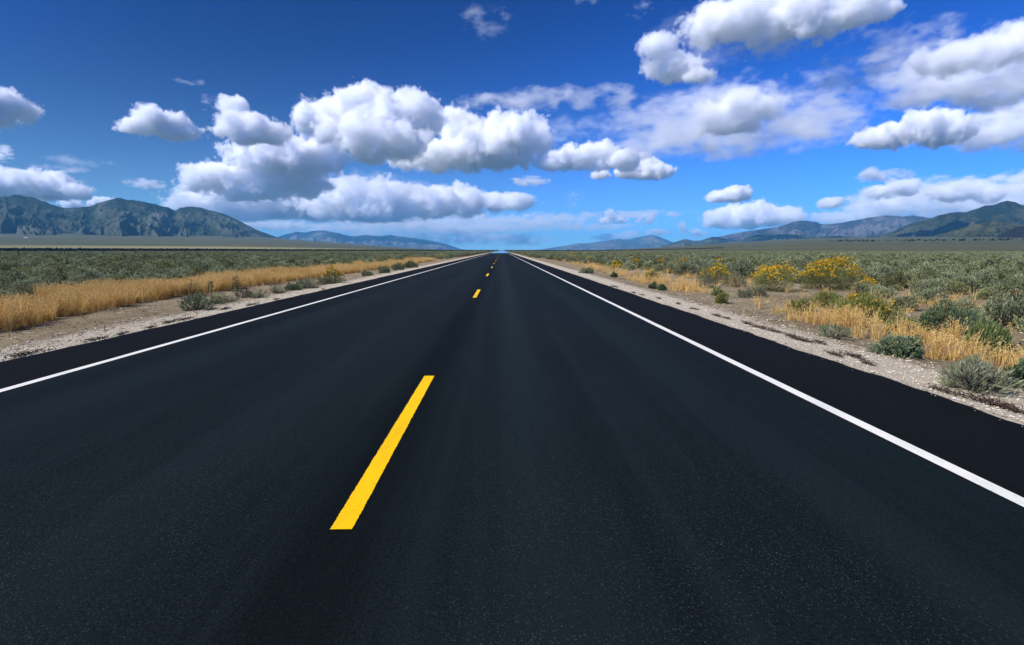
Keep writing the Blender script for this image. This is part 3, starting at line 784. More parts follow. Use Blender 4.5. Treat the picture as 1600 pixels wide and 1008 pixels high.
# ------------------------------------------------------------------ plants
def leaf_quads(P, D, L, W, g, n_up=0.3):
    """diamond leaves: P base points, D directions, L lengths, W widths -> V (4 per leaf)"""
    D = D / (np.linalg.norm(D, axis=1, keepdims=True) + 1e-9)
    rnd = g.normal(0, 1, D.shape)
    S = np.cross(D, rnd); S /= np.linalg.norm(S, axis=1, keepdims=True) + 1e-9
    L = np.asarray(L)[:, None]; W = np.asarray(W)[:, None]
    V = np.stack([P, P + D * L * 0.55 + S * W / 2, P + D * L, P + D * L * 0.55 - S * W / 2], 1)
    return V.reshape(-1, 3)
def quad_idx(n): return np.arange(n * 4).reshape(n, 4)

def dome_tips(n, w, h, g, lobes=7, upright=0.0, low=-0.05):
    """points over a lumpy dome"""
    ph = g.uniform(0, 2 * np.pi, n); z = g.uniform(low, 1, n) ** 1.0
    z = np.clip(z, low, 0.995)
    rad = np.sqrt(1 - np.clip(z, 0, 1) ** 2)
    d = np.stack([rad * np.cos(ph), rad * np.sin(ph), z], -1)
    ld = g.normal(0, 1, (lobes, 3)); ld[:, 2] = np.abs(ld[:, 2]) * 0.7
    ld /= np.linalg.norm(ld, axis=1, keepdims=True)
    lump = np.max(np.exp(-(1 - d @ ld.T) * 9) * g.uniform(0.6, 1.1, lobes), axis=1)
    R_ = 0.62 + 0.42 * lump
    depth = 1 - 0.45 * g.random(n) ** 2.2
    return d * (R_ * depth)[:, None] * np.array([w / 2, w / 2, h]), depth, lump

def bush_mesh(seed, w=1.0, h=0.7, sprigs=260, per=9, leaf=(0.055, 0.016), spread=0.35, up=0.55, lobes=8):
    g = np.random.default_rng(seed)
    tips, depth, lump = dome_tips(sprigs, w, h, g, lobes)
    tips[:, 2] += 0.06 * h
    base = np.stack([g.normal(0, 0.06 * w, sprigs), g.normal(0, 0.06 * w, sprigs), np.zeros(sprigs)], -1)
    ax = tips - base; ax /= np.linalg.norm(ax, axis=1, keepdims=True)
    axis = ax * (1 - up) + np.array([0, 0, 1]) * up
    axis /= np.linalg.norm(axis, axis=1, keepdims=True)
    SL = g.uniform(0.1, 0.2, sprigs) * (w + h) * 0.5
    k = np.repeat(np.arange(sprigs), per)
    f = g.random(len(k))
    P = tips[k] - axis[k] * (SL[k] * (1 - f))[:, None] + g.normal(0, 0.008 * w, (len(k), 3))
    D = axis[k] + g.normal(0, spread, (len(k), 3))
    L = leaf[0] * g.uniform(0.6, 1.3, len(k)); W = leaf[1] * g.uniform(0.7, 1.3, len(k))
    V = leaf_quads(P, D, L, W, g)
    V[:, 2] = np.maximum(V[:, 2], 0.01)
    sprig_tone = np.clip(g.normal(0.5, 0.28, sprigs), 0, 1)
    tone = np.repeat(np.clip(0.55 * sprig_tone[k] + 0.45 * f + g.normal(0, 0.1, len(k)), 0, 1), 4)
    fol = np_mesh("foliage", V, quad_idx(len(k)), attr=tone)
    segs = []
    for i in g.choice(sprigs, min(45, sprigs), replace=False):
        mid = base[i] * 0.4 + tips[i] * 0.6 + g.normal(0, 0.03 * w, 3); mid[2] = abs(mid[2]) * 0.75
        segs.append((base[i], mid, 0.011, 0.006)); segs.append((mid, tips[i], 0.006, 0.002))
    sv, sf = tubes(segs, 4)
    return fol, np_mesh("stems", sv, sf), tips, depth

def blade_mesh(seed, n, w, h, width=0.006, lean=0.35, seedhead=0.0, curve=0.25):
    """upright narrow blades or stems out of one tuft"""
    g = np.random.default_rng(seed)
    a = g.uniform(0, 2 * np.pi, n); q = np.sqrt(g.random(n))
    B = np.stack([q * np.cos(a) * w * 0.22, q * np.sin(a) * w * 0.22, np.zeros(n)], -1)
    d = np.stack([np.cos(a) * q, np.sin(a) * q, np.zeros(n)], -1)
    H = h * g.uniform(0.55, 1.05, n)
    ln = g.normal(lean, lean * 0.5, n)
    out = d + g.normal(0, 0.25, (n, 3)) * np.array([1, 1, 0])
    M = B + np.array([0, 0, 1]) * (H * 0.55)[:, None] + out * (ln * H * 0.35)[:, None]
    T = B + np.array([0, 0, 1]) * (H * (1 - curve * np.abs(ln)))[:, None] + out * (ln * H * 1.0)[:, None]
    s = np.stack([-np.sin(a + 1.2 * g.normal(0, 1, n)), np.cos(a), np.zeros(n)], -1)
    s /= np.linalg.norm(s, axis=1, keepdims=True); wd = width * g.uniform(0.6, 1.4, n)[:, None]
    V = np.stack([B - s * wd / 2, B + s * wd / 2, M + s * wd * 0.45, M - s * wd * 0.45, T + s * wd * 0.08, T - s * wd * 0.08], 1)
    Fq = np.concatenate([np.stack([i0, i1, i2, i3], -1) for i0, i1, i2, i3 in
                         [tuple(np.arange(n) * 6 + k for k in (0, 1, 2, 3)), tuple(np.arange(n) * 6 + k for k in (3, 2, 4, 5))]])
    V = V.reshape(-1, 3)
    tone = np.repeat(g.random(n), 6)
    if seedhead > 0:
        k = np.repeat(np.arange(n), 5); f = g.random(len(k)) ** 1.3
        P = T[k] * (1 - 0.35 * f)[:, None] + M[k] * (0.35 * f)[:, None]
        up = (T - M); up /= np.linalg.norm(up, axis=1, keepdims=True)
        V2 = leaf_quads(P, up[k] + g.normal(0, 0.45, (len(k), 3)), np.full(len(k), seedhead) * g.uniform(.6, 1.3, len(k)), np.full(len(k), seedhead * 0.28), g)
        Fq = np.concatenate([Fq, quad_idx(len(k)) + len(V)]); V = np.concatenate([V, V2])
        tone = np.concatenate([tone, np.repeat(np.clip(g.normal(0.75, 0.2, len(k)), 0, 1), 4)])
    return V, Fq, tone

M_sage = leaf_mat("sage_leaf", (0.070, 0.084, 0.034), (0.40, 0.425, 0.215), (0.21, 0.21, 0.07))
M_sage_near = leaf_mat("sage_leaf_near", (0.10, 0.115, 0.05), (0.29, 0.30, 0.155), None, vary=0.12)
M_blue = leaf_mat("blue_green_leaf", (0.085, 0.12, 0.05), (0.24, 0.29, 0.145), None, vary=0.12)
M_green = leaf_mat("green_leaf", (0.08, 0.118, 0.03), (0.20, 0.24, 0.075), None, vary=0.12)
M_darkgreen = leaf_mat("dark_green_leaf", (0.055, 0.09, 0.034), (0.17, 0.22, 0.095), None, vary=0.1)
M_broom = leaf_mat("broom_green_stem", (0.13, 0.138, 0.025), (0.28, 0.28, 0.07), None, vary=0.12)
M_rabbit = leaf_mat("rabbitbrush_leaf", (0.11, 0.125, 0.03), (0.28, 0.28, 0.07), None, vary=0.15)
M_flower = leaf_mat("yellow_flower", (0.46, 0.27, 0.008), (0.70, 0.45, 0.022), None, vary=0.12)
M_grass = leaf_mat("dry_grass_blade", (0.52, 0.335, 0.095), (0.84, 0.58, 0.21), None, 0.3, vary=0.1)
M_stem = NT("woody_stem"); M_stem.bsdf((0.12, 0.095, 0.07), 0.9, 0.1); M_stem = M_stem.m
M_weed = leaf_mat("dead_weed_stem", (0.040, 0.026, 0.017), (0.12, 0.08, 0.052), None, 0.1, vary=0.2)
M_pale = leaf_mat("pale_dry_stem", (0.18, 0.185, 0.095), (0.36, 0.36, 0.21), None, vary=0.1)

def put(kind, px, py, wpx, hpx, label, mats, shape, seed=0, flower=0.0, cat="shrub", group=None, x=None, y=None):
    """one roadside plant at its place, with foliage, stems and, where it blooms, flowers"""
    if x is None: x, y = ground(px, py)
    r = math.hypot(x, y)
    w = wpx * y / F * (1.18 if flower > 0.3 else 1.4); h = hpx * y / F * (1.42 if flower > 0.3 else 1.3)
    root = empty(kind, (x, y, float(ground_z(np.array([x]), np.array([y]))[0]) - 0.01), random.uniform(0, 6.28))
    root.rotation_euler.z = 0
    lf = max(0.034, 0.0016 * r) ; lw = lf * 0.34
    n = int(np.clip(hpx * wpx * 0.2, 180, 1100)); n = n // 3 if shape == "spiky" else n
    if shape == "dome":
        fol, st, tips, dep = bush_mesh(seed, w, h, n, 9, (lf * 1.5, lw * 1.4), 0.45, 0.45, 9)
    elif shape == "upright":
        fol, st, tips, dep = bush_mesh(seed, w, h, n, 9, (lf * 2.4, lw * 1.0), 0.22, 0.75, 6)
    elif shape == "spiky":
        fol, st, tips, dep = bush_mesh(seed, w, h, n, 7, (lf * 2.6, lw * 0.8), 0.4, 0.35, 12)
    fol.materials.append(mats)
    o = new_obj("foliage", fol, None, root)
    new_obj("stems", st, M_stem, root)
    if flower > 0:
        g = np.random.default_rng(seed + 5)
        zt = tips[:, 2] / (tips[:, 2].max())
        sel = np.where((zt > 0.38) & (g.random(len(tips)) < flower) & (dep > 0.85))[0]
        k = np.repeat(sel, 9)
        P = tips[k] + g.normal(0, 0.022 * max(w, 0.6), (len(k), 3)) * np.array([1, 1, 0.45]) + np.array([0, 0, 0.05 * h])
        D = g.normal(0, 1, (len(k), 3)); D[:, 2] = np.abs(D[:, 2]) * 0.6
        fs = max(0.03, 0.0017 * r)
        V = leaf_quads(P, D, np.full(len(k), fs * 1.5), np.full(len(k), fs), g)
        new_obj("flowers", np_mesh("flowers", V, quad_idx(len(k)), attr=np.repeat(g.random(len(k)), 4)), M_flower, root)
    tag(root, label, cat, group)
    return root

TAKEN = []          # ground kept clear of field sagebrush
def plant(*a, **k):
    o = put(*a, **k); TAKEN.append((o.location.x, o.location.y, a[3] * o.location.y / F * 0.5 + 0.25)); return o

# right verge
plant("rabbitbrush", 1105, 444, 40, 27, "grey green rabbitbrush with a few yellow blooms on its left side", M_sage_near, "dome", 1, 0.10)
plant("rabbitbrush", 1118, 438, 50, 24, "yellow topped rabbitbrush leaning over the grey green one", M_rabbit, "dome", 2, 0.7)
plant("rabbitbrush", 1207, 448, 74, 36, "dark rounded rabbitbrush capped with yellow, left of the tallest one", M_rabbit, "dome", 3, 0.6)
plant("rabbitbrush", 1288, 446, 86, 45, "tallest bright yellow rabbitbrush in the middle of the right verge", M_rabbit, "dome", 4, 0.78)
plant("rabbitbrush", 1353, 450, 36, 17, "low yellow rabbitbrush at the right foot of the tallest one", M_rabbit, "dome", 5, 0.8)
plant("rabbitbrush", 1348, 490, 82, 46, "big olive rabbitbrush with a dull yellow crown behind the dry grass", M_broom, "upright", 6, 0.07)
plant("green_shrub", 1358, 488, 60, 34, "grey green mound in front of the olive rabbitbrush", M_sage_near, "dome", 7)
plant("green_shrub", 1291, 474, 38, 32, "olive broom like shrub left of the big olive rabbitbrush", M_broom, "upright", 8)
plant("green_shrub", 1250, 482, 36, 24, "low olive shrub nearest the bare dirt on the right verge", M_broom, "upright", 9)
plant("sagebrush", 1322, 445, 52, 20, "grey sagebrush at the foot of the tallest yellow rabbitbrush", M_sage_near, "dome", 10)
plant("green_shrub", 1466, 503, 62, 44, "dark green rounded shrub at the right, behind the golden grass", M_darkgreen, "dome", 11)
plant("green_shrub", 1510, 507, 58, 38, "grey green shrub leaning on the dark green rounded shrub", M_blue, "upright", 12)
plant("green_shrub", 1540, 540, 64, 44, "bright green grassy shrub near the right edge", M_green, "upright", 13)
plant("green_shrub", 1412, 508, 46, 32, "green stemmed shrub between the olive rabbitbrush and the golden grass", M_green, "upright", 14)
plant("sagebrush", 1302, 520, 38, 22, "small blue green bush on bare dirt, farther of the two", M_blue, "spiky", 15)
plant("sagebrush", 1407, 546, 60, 31, "blue green bush on bare dirt with a dark shadow, nearest the gravel", M_blue, "dome", 16)
plant("sagebrush", 1525, 602, 70, 46, "pale spiky half dry bush at the gravel's edge, lower right", M_pale, "spiky", 17)
plant("sagebrush", 1522, 596, 56, 40, "thin grey green growth inside the pale half dry bush", M_sage_near, "spiky", 18)
plant("sagebrush", 1598, 592, 40, 40, "dull green bush cut by the right edge", M_darkgreen, "dome", 19)
plant("green_shrub", 1127, 467, 18, 17, "little bright olive bush on the dirt, nearer of a pair", M_broom, "dome", 20)
plant("green_shrub", 1122, 455, 18, 12, "little dark olive bush on the dirt, farther of a pair", M_green, "dome", 21)
plant("sagebrush", 1165, 457, 20, 14, "small grey bush before the dark rounded rabbitbrush", M_sage_near, "dome", 22)
plant("sagebrush", 1187, 455, 24, 15, "grey bush at the left foot of the dark rounded rabbitbrush", M_sage_near, "dome", 23)
plant("sagebrush", 1152, 442, 34, 22, "grey green bush between the two yellow rabbitbrush clumps", M_sage_near, "dome", 24)
plant("rabbitbrush", 1018, 433, 20, 14, "round green rabbitbrush among the golden grass on the right verge", M_broom, "dome", 25, 0.12)
plant("green_shrub", 1020, 447, 13, 9, "small dark green bush at the dirt's far end, left of two", M_darkgreen, "dome", 26)
plant("green_shrub", 1034, 449, 13, 8, "small dark green bush at the dirt's far end, right of two", M_darkgreen, "dome", 27)
plant("rabbitbrush", 963, 418, 18, 9, "yellow flowered rabbitbrush halfway down the right verge", M_rabbit, "dome", 28, 0.8)
plant("green_shrub", 959, 430, 9, 7, "tiny dark green bush beside the far golden grass", M_darkgreen, "dome", 29)
plant("green_shrub", 918, 425, 20, 8, "low green bush close to the gravel, far down the right verge", M_blue, "dome", 30)
plant("rabbitbrush", 1032, 413, 14, 7, "orange yellow rabbitbrush among grey sage, right of the halfway one", M_rabbit, "dome", 31, 0.8)
plant("rabbitbrush", 921, 407, 12, 7, "small yellow rabbitbrush in the far right sage", M_rabbit, "dome", 32, 0.8)
# left verge
plant("sagebrush", 305, 479, 38, 29, "round blue green bush at the edge of the left gravel", M_blue, "dome", 40)
plant("sagebrush", 300, 455, 26, 20, "dry grey bush behind the round blue green one on the left", M_sage_near, "spiky", 41)
plant("sagebrush", 345, 467, 44, 12, "low pale spreading bush right of the round blue green one", M_sage_near, "dome", 42)
plant("sagebrush", 384, 461, 24, 15, "brown dry bush at the foot of the dark seed stalk", M_weed, "spiky", 43)
plant("sagebrush", 404, 462, 26, 11, "grey twiggy bush right of the brown dry bush", M_sage_near, "spiky", 44)
plant("sagebrush", 434, 455, 22, 13, "pale blue green bush left of the mounded green one", M_blue, "spiky", 45)
plant("sagebrush", 459, 451, 22, 11, "dark low bush joined to the mounded green one", M_darkgreen, "dome", 46)
plant("green_shrub", 480, 448, 34, 19, "mounded green bush at the gravel's edge on the left", M_blue, "dome", 47)
plant("rabbitbrush", 521, 440, 34, 19, "yellow flowered rabbitbrush alone on the left verge", M_rabbit, "dome", 48, 0.55)
plant("sagebrush", 510, 441, 24, 12, "grey bush in front of the yellow flowered one on the left", M_sage_near, "dome", 49)
plant("sagebrush", 573, 428, 15, 7, "small grey bush on the left verge between yellow and green ones", M_sage_near, "dome", 50)
plant("green_shrub", 600, 425, 17, 12, "green bush on the far left verge, first of the green row", M_blue, "dome", 51)
plant("green_shrub", 622, 420, 17, 11, "green bush on the far left verge, second of the green row", M_blue, "dome", 52)
plant("green_shrub", 641, 417, 20, 10, "green bush on the far left verge, last of the green row", M_darkgreen, "dome", 53)
plant("sagebrush", 305, 434, 24, 20, "yellowish green bush standing above the golden grass on the left", M_broom, "dome", 54)
plant("sagebrush", 50, 462, 44, 30, "dark shaded sagebrush behind the left grass, nearest the left edge", M_sage_near, "dome", 55)
plant("sagebrush", 110, 456, 50, 27, "dark sagebrush behind the left grass, second from the left edge", M_sage_near, "dome", 56)

# dark dry seed stalks in the left grass
def stalk(px, py, hpx, label, seed):
    g = np.random.default_rng(seed)
    x, y = ground(px, py); h = hpx * y / F
    root = empty("seed_stalk", (x, y, float(ground_z(np.array([x]), np.array([y]))[0])))
    sv, sf = tubes([((0, 0, 0), (0.01, 0, h * 0.5), 0.012, 0.009), ((0.01, 0, h * 0.5), (0.0, 0.01, h), 0.009, 0.004)], 5)
    new_obj("stem", np_mesh("stem", sv, sf), M_stem, root)
    n = 170
    z = g.uniform(0.22, 1.0, n); a = g.uniform(0, 6.28, n)
    wh = z
    rad = 0.07 * h * (1.2 - z) * (0.5 + 0.9 * g.random(n)) + 0.02
    D = np.stack([np.cos(a), np.sin(a), g.uniform(0.1, 0.9, n)], -1)
    P = np.stack([0 * a, 0 * a, wh * h + 0.05 * h * g.random(n)], -1) + D * rad[:, None]
    V = leaf_quads(P, D, np.full(n, 0.05), np.full(n, 0.026), g)
    new_obj("seed_clusters", np_mesh("seed_clusters", V, quad_idx(n), attr=np.repeat(g.random(n), 4)), M_darkgreen, root)
    tag(root, label, "plant")
stalk(369, 460, 31, "tall dark seed stalk standing in front of the golden grass", 60)
stalk(330, 456, 22, "shorter thin dark stalk left of the tall seed stalk", 61)

# dead weeds along the edge of the gravel
wd_protos = []
for s in range(4):
    g = np.random.default_rng(200 + s)
    segs = []
    for i in range(46):
        a = g.uniform(0, 6.28); l = g.uniform(0.05, 0.16)
        b = np.array([g.normal(0, 0.13), g.normal(0, 0.03), 0.0])
        m = b + np.array([math.cos(a), math.sin(a), 0]) * l * 0.5 + np.array([0, 0, g.uniform(0.02, 0.07)])
        e = m + np.array([math.cos(a + g.normal(0, .5)), math.sin(a), 0]) * l * 0.6 + np.array([0, 0, g.uniform(-0.02, 0.06)])
        segs += [(b, m, 0.006, 0.005), (m, e, 0.005, 0.003)]
    sv, sf = tubes(segs, 3)
    n = 90
    P = np.stack([g.normal(0, 0.15, n), g.normal(0, 0.045, n), g.uniform(0.0, 0.07, n)], -1)
    V = leaf_quads(P, g.normal(0, 1, (n, 3)) * np.array([1, 1, .5]), np.full(n, 0.045), np.full(n, 0.022), g)
    V = np.concatenate([sv, V]); Fq = np.concatenate([sf, quad_idx(n) + len(sv)])
    me = np_mesh("dead_weed", V, Fq, attr=g.random(len(V))); me.materials.append(M_weed)
    wd_protos.append(me)
weed_px = [(45, 551, "reddish dead weed sprawling at the left asphalt edge, nearest the camera"), (150, 530, None), (192, 519, None), (236, 508, None), (268, 500, None), (290, 496, None), (330, 481, None), (352, 480, None), (395, 474, None), (432, 466, None), (505, 450, None),
           (938, 443, None), (960, 448, None), (990, 456, None), (1003, 459, None), (1030, 464, None), (1060, 472, None), (1085, 480, None), (1120, 490, None), (1135, 494, None), (1168, 502, None), (1192, 509, None), (1210, 514, None), (1236, 521, None), (1252, 527, None), (1282, 531, None), (1305, 549, None),
           (1335, 552, "dark dead weed mat on the right gravel below the small blue green bush"), (1356, 562, None), (1480, 606, None), (1550, 623, "dead weed mat on the right gravel nearest the lower right corner"), (1568, 629, None)]
for i, (px, py, lab) in enumerate(weed_px):
    x, y = ground(px, py)
    o = new_obj("dead_weed", wd_protos[i % 4], None, None, (x, y, float(ground_z(np.array([x]), np.array([y]))[0])))
    o.rotation_euler.z = math.pi / 2 + random.uniform(-0.25, 0.25)
    s = random.uniform(0.75, 1.2); s *= 0.62; o.scale = (s * 1.35, s, s * 0.9)
    side = "left" if px < 784 else "right"
    tag(o, lab or f"brown dead weed at the {side} edge of the gravel beside the asphalt", "weed", f"dead weeds along the {side} gravel")

# dry grass -- uncountable
def grass_patch(name, pts, hs, label, seed, blades=34):
    protos = [blade_mesh(seed + k, blades, 0.42, 1.0, 0.010, 0.22, 0.05) for k in range(5)]
    Vs, Fs, Ts, off = [], [], [], 0
    g = np.random.default_rng(seed)
    z = ground_z(pts[:, 0], pts[:, 1])
    for i in range(len(pts)):
        V, Fq, tn = protos[g.integers(5)]
        a = g.uniform(0, 6.28); c, s = math.cos(a), math.sin(a)
        k = max(1.0, math.hypot(*pts[i]) / 16) ** 0.5
        W = V * np.array([0.62 * k, 0.62 * k, hs[i]])
        Vs.append(np.stack([W[:, 0] * c - W[:, 1] * s + pts[i, 0], W[:, 0] * s + W[:, 1] * c + pts[i, 1], W[:, 2] + z[i]], -1))
        Fs.append(Fq + off); Ts.append(np.clip(tn * 0.75 + g.uniform(-0.12, 0.3), 0, 1)); off += len(V)
    me = np_mesh(name, np.concatenate(Vs), np.concatenate(Fs), attr=np.concatenate(Ts))
    o = new_obj(name, me, M_grass)
    tag(o, label, "grass", kind="stuff")
    return o
g = np.random.default_rng(77)
# left band: between the gravel and the sagebrush
ys = g.uniform(5.5, 75, 9000)
x0 = np.interp(ys, [5, 9.5, 12, 15.4, 18, 22, 30, 45, 75], [-8.8, -9.15, -9.5, -10.0, -9.9, -9.9, -9.6, -9.3, -9.4])
wd = np.interp(ys, [5, 10, 16, 25, 45, 75], [2.2, 2.3, 3.0, 4.0, 5.0, 5.0])
q = g.random(len(ys))
xs = x0 - q * wd + (fbm(ys * 0.8, ys * 0, 3) - 0.5) * 1.1
keep = (fbm(xs * 0.55, ys * 0.4, 3) > 0.38 + 0.2 * q) & (g.random(len(ys)) < np.interp(ys, [5, 25, 75], [1, 0.75, 0.35]))
pL = np.stack([xs, ys], -1)[keep]
hL = (0.24 + 0.34 * g.random(len(pL))) * (0.75 + 0.5 * fbm(pL[:, 0] * 0.5, pL[:, 1] * 0.5, 2))
grass_patch("dry_grass", pL, hL, "golden dry grass band along the left verge", 300)
# right patches
def blob(px, py, n, sx, sy):
    x, y = ground(px, py); return np.stack([g.normal(x, sx, n), g.normal(y, sy, n)], -1)
pR = np.concatenate([blob(1262, 494, 34, 0.35, 0.3), blob(1318, 499, 40, 0.35, 0.2), blob(1380, 512, 14, 0.3, 0.2), blob(1452, 522, 34, 0.3, 0.2), blob(1488, 550, 26, 0.16, 0.2),
                     blob(1560, 566, 12, 0.25, 0.3), blob(1595, 560, 10, 0.3, 0.4), blob(1063, 447, 70, 0.6, 1.2), blob(1000, 436, 60, 0.8, 2.0), blob(1040, 438, 40, 0.8, 1.8), blob(960, 426, 60, 1.1, 3.0), blob(925, 417, 60, 1.3, 4.5),
                     blob(1220, 478, 14, 0.7, 0.5), blob(1430, 475, 26, 0.9, 0.5), blob(1510, 480, 18, 1.0, 0.6), blob(1420, 462, 20, 1.5, 0.8), blob(1200, 470, 12, 1.0, 0.8)])
n_ = 700
ys = g.uniform(18, 80, n_); xs = g.uniform(7.2, 15, n_) - 0.02 * ys
kk = fbm(xs * 0.3, ys * 0.22, 3) > 0.56
pR = np.concatenate([pR, np.stack([xs, ys], -1)[kk]])
pR = pR[pR[:, 0] > 5.6 + 0.02 * pR[:, 1]]
hR = 0.10 + 0.36 * g.random(len(pR)) ** 1.4
grass_patch("dry_grass", pR, hR, "golden dry grass tufts scattered among the right verge shrubs", 340, 24)

# sagebrush of the open plain: the nearest ones each a thing, the rest of the carpet one object
near_fol = [bush_mesh(400 + k, 1.0, 0.62, 420, 9, (0.060, 0.020), 0.40, 0.5, 10)[:2] for k in range(5)]
for f_, s_ in near_fol:
    f_.materials.append(M_sage); s_.materials.append(M_stem)
mid_me = []
for k in range(6):
    me = bush_mesh(430 + k, 1.0, 0.62, 300, 6, (0.085, 0.034), 0.42, 0.45, 8)[0]
    me.name = "sagebrush"; me.materials.append(M_sage); mid_me.append(me)
N_ = 150000
rad = np.sqrt(g.uniform(9.0 ** 2, 420 ** 2, N_)); azs = g.uniform(R(-49), R(50), N_)
SX, SY = rad * np.sin(azs), rad * np.cos(azs)
xin_l = np.interp(SY, [0, 9.5, 16, 25, 45, 75, 120], [-11.2, -11.6, -12.8, -13.2, -12.0, -10.5, -8.6])
xin_r = np.interp(SY, [0, 6, 9, 14, 22, 40, 80, 120], [7.0, 7.3, 8.4, 10.4, 11.4, 9.3, 7.6, 6.6])
jit = (fbm(SX * 0.35, SY * 0.35, 3) - 0.5) * 3.0
ok = ((SX < xin_l + jit) | (SX > xin_r + jit))
dens = np.where(rad < 60, 1.0, np.interp(rad, [60, 150, 420], [1.0, 0.75, 0.42]))
ok &= g.random(N_) < dens * (0.55 + 0.45 * (fbm(SX * 0.12, SY * 0.12, 3) > 0.42))
tk = np.array(TAKEN)
near = rad < 60
dmin = np.full(N_, 9.0)
idn = np.where(near & ok)[0]
dd = np.hypot(SX[idn, None] - tk[None, :, 0], SY[idn, None] - tk[None, :, 1]) - tk[None, :, 2]
ok[idn] &= dd.min(1) > 0.3
SX, SY, rad = SX[ok], SY[ok], rad[ok]
# thin out so bushes crowd without piling up
order = np.argsort(rad); SX, SY, rad = SX[order], SY[order], rad[order]
cell = {}; keep = []
for i in range(len(SX)):
    if rad[i] > 120: keep.append(i); continue
    c0, c1 = int(SX[i] // 0.86), int(SY[i] // 0.86)
    if any((c0 + a, c1 + b) in cell and (cell[(c0 + a, c1 + b)][0] - SX[i]) ** 2 + (cell[(c0 + a, c1 + b)][1] - SY[i]) ** 2 < 0.72 for a in (-1, 0, 1) for b in (-1, 0, 1)): continue
    cell[(c0, c1)] = (SX[i], SY[i]); keep.append(i)
SX, SY, rad = SX[keep], SY[keep], rad[keep]
SZ = ground_z(SX, SY) - 0.02
SS = np.clip(g.normal(1.05, 0.22, len(SX)), 0.6, 1.7) * (0.85 + 0.35 * fbm(SX * 0.1, SY * 0.1, 2))
SR = g.uniform(0, 6.28, len(SX))
SS = np.where((SX > 0) & (rad < 24), SS * 0.8, SS)
NI, NH = 250, 60
hi_proto = []
for i in range(min(NI, len(SX))):
    side = "left" if SX[i] < 0 else "right"
    if i < NH:
        root = empty("sagebrush", (SX[i], SY[i], SZ[i]), SR[i])
        root.scale = (SS[i], SS[i], SS[i] * random.uniform(0.85, 1.15))
        f_, s_ = near_fol[i % 5]
        a = bpy.data.objects.new("foliage", f_); b = bpy.data.objects.new("stems", s_)
        for c in (a, b): COL.objects.link(c); c.parent = root
        o = root
    else:
        o = new_obj("sagebrush", (near_fol[i % 5][0] if rad[i] < 45 and i % 9 else mid_me[i % 6]), None, None, (SX[i], SY[i], SZ[i]))
        o.rotation_euler.z = SR[i]; o.scale = (SS[i],) * 3
    tag(o, f"grey green sagebrush of the dense carpet on the plain {side} of the road", "sagebrush", f"sagebrush of the plain {side} of the road")
mid_objs = []
for o in COL.objects:
    if o.type == 'MESH' and o.parent is None and o.data in mid_me and o.data not in [q.data for q in mid_objs]: mid_objs.append(o)

def scatter(name, P, rot, scl, protos):
    me = bpy.data.meshes.new(name)
    me.vertices.add(len(P)); me.vertices.foreach_set("co", np.asarray(P, np.float32).ravel())
    for k, v in (("rz", rot), ("sc", scl)):
        a = me.attributes.new(k, 'FLOAT', 'POINT'); a.data.foreach_set("value", np.asarray(v, np.float32))
    ob = new_obj(name, me)
    ng = bpy.data.node_groups.new(name, 'GeometryNodeTree')
    ng.interface.new_socket("Geometry", in_out='INPUT', socket_type='NodeSocketGeometry')
    ng.interface.new_socket("Geometry", in_out='OUTPUT', socket_type='NodeSocketGeometry')
    N = ng.nodes; gi = N.new("NodeGroupInput"); go = N.new("NodeGroupOutput")
    m2p = N.new("GeometryNodeMeshToPoints"); ng.links.new(gi.outputs[0], m2p.inputs[0])
    jn = N.new("GeometryNodeJoinGeometry")
    for p in protos:
        oi = N.new("GeometryNodeObjectInfo"); oi.inputs["Object"].default_value = p; oi.inputs["As Instance"].default_value = True
        ng.links.new(oi.outputs["Geometry"], jn.inputs[0])
    iop = N.new("GeometryNodeInstanceOnPoints")
    ng.links.new(m2p.outputs[0], iop.inputs["Points"]); ng.links.new(jn.outputs[0], iop.inputs["Instance"])
    iop.inputs["Pick Instance"].default_value = True
    ar = N.new("GeometryNodeInputNamedAttribute"); ar.data_type = 'FLOAT'; ar.inputs["Name"].default_value = "rz"
    cx = N.new("ShaderNodeCombineXYZ"); ng.links.new(ar.outputs[0], cx.inputs[2])
    ng.links.new(cx.outputs[0], iop.inputs["Rotation"])
    asx = N.new("GeometryNodeInputNamedAttribute"); asx.data_type = 'FLOAT'; asx.inputs["Name"].default_value = "sc"
    ng.links.new(asx.outputs[0], iop.inputs["Scale"])
    ng.links.new(iop.outputs[0], go.inputs[0])
    md = ob.modifiers.new("scatter", 'NODES'); md.node_group = ng
    return ob
far = scatter("sagebrush_carpet", np.stack([SX, SY, SZ], -1)[NI:], SR[NI:], SS[NI:], mid_objs)
tag(far, "carpet of distant grey green sagebrush covering the plain", "sagebrush", kind="stuff")
print("sagebrush", len(SX))

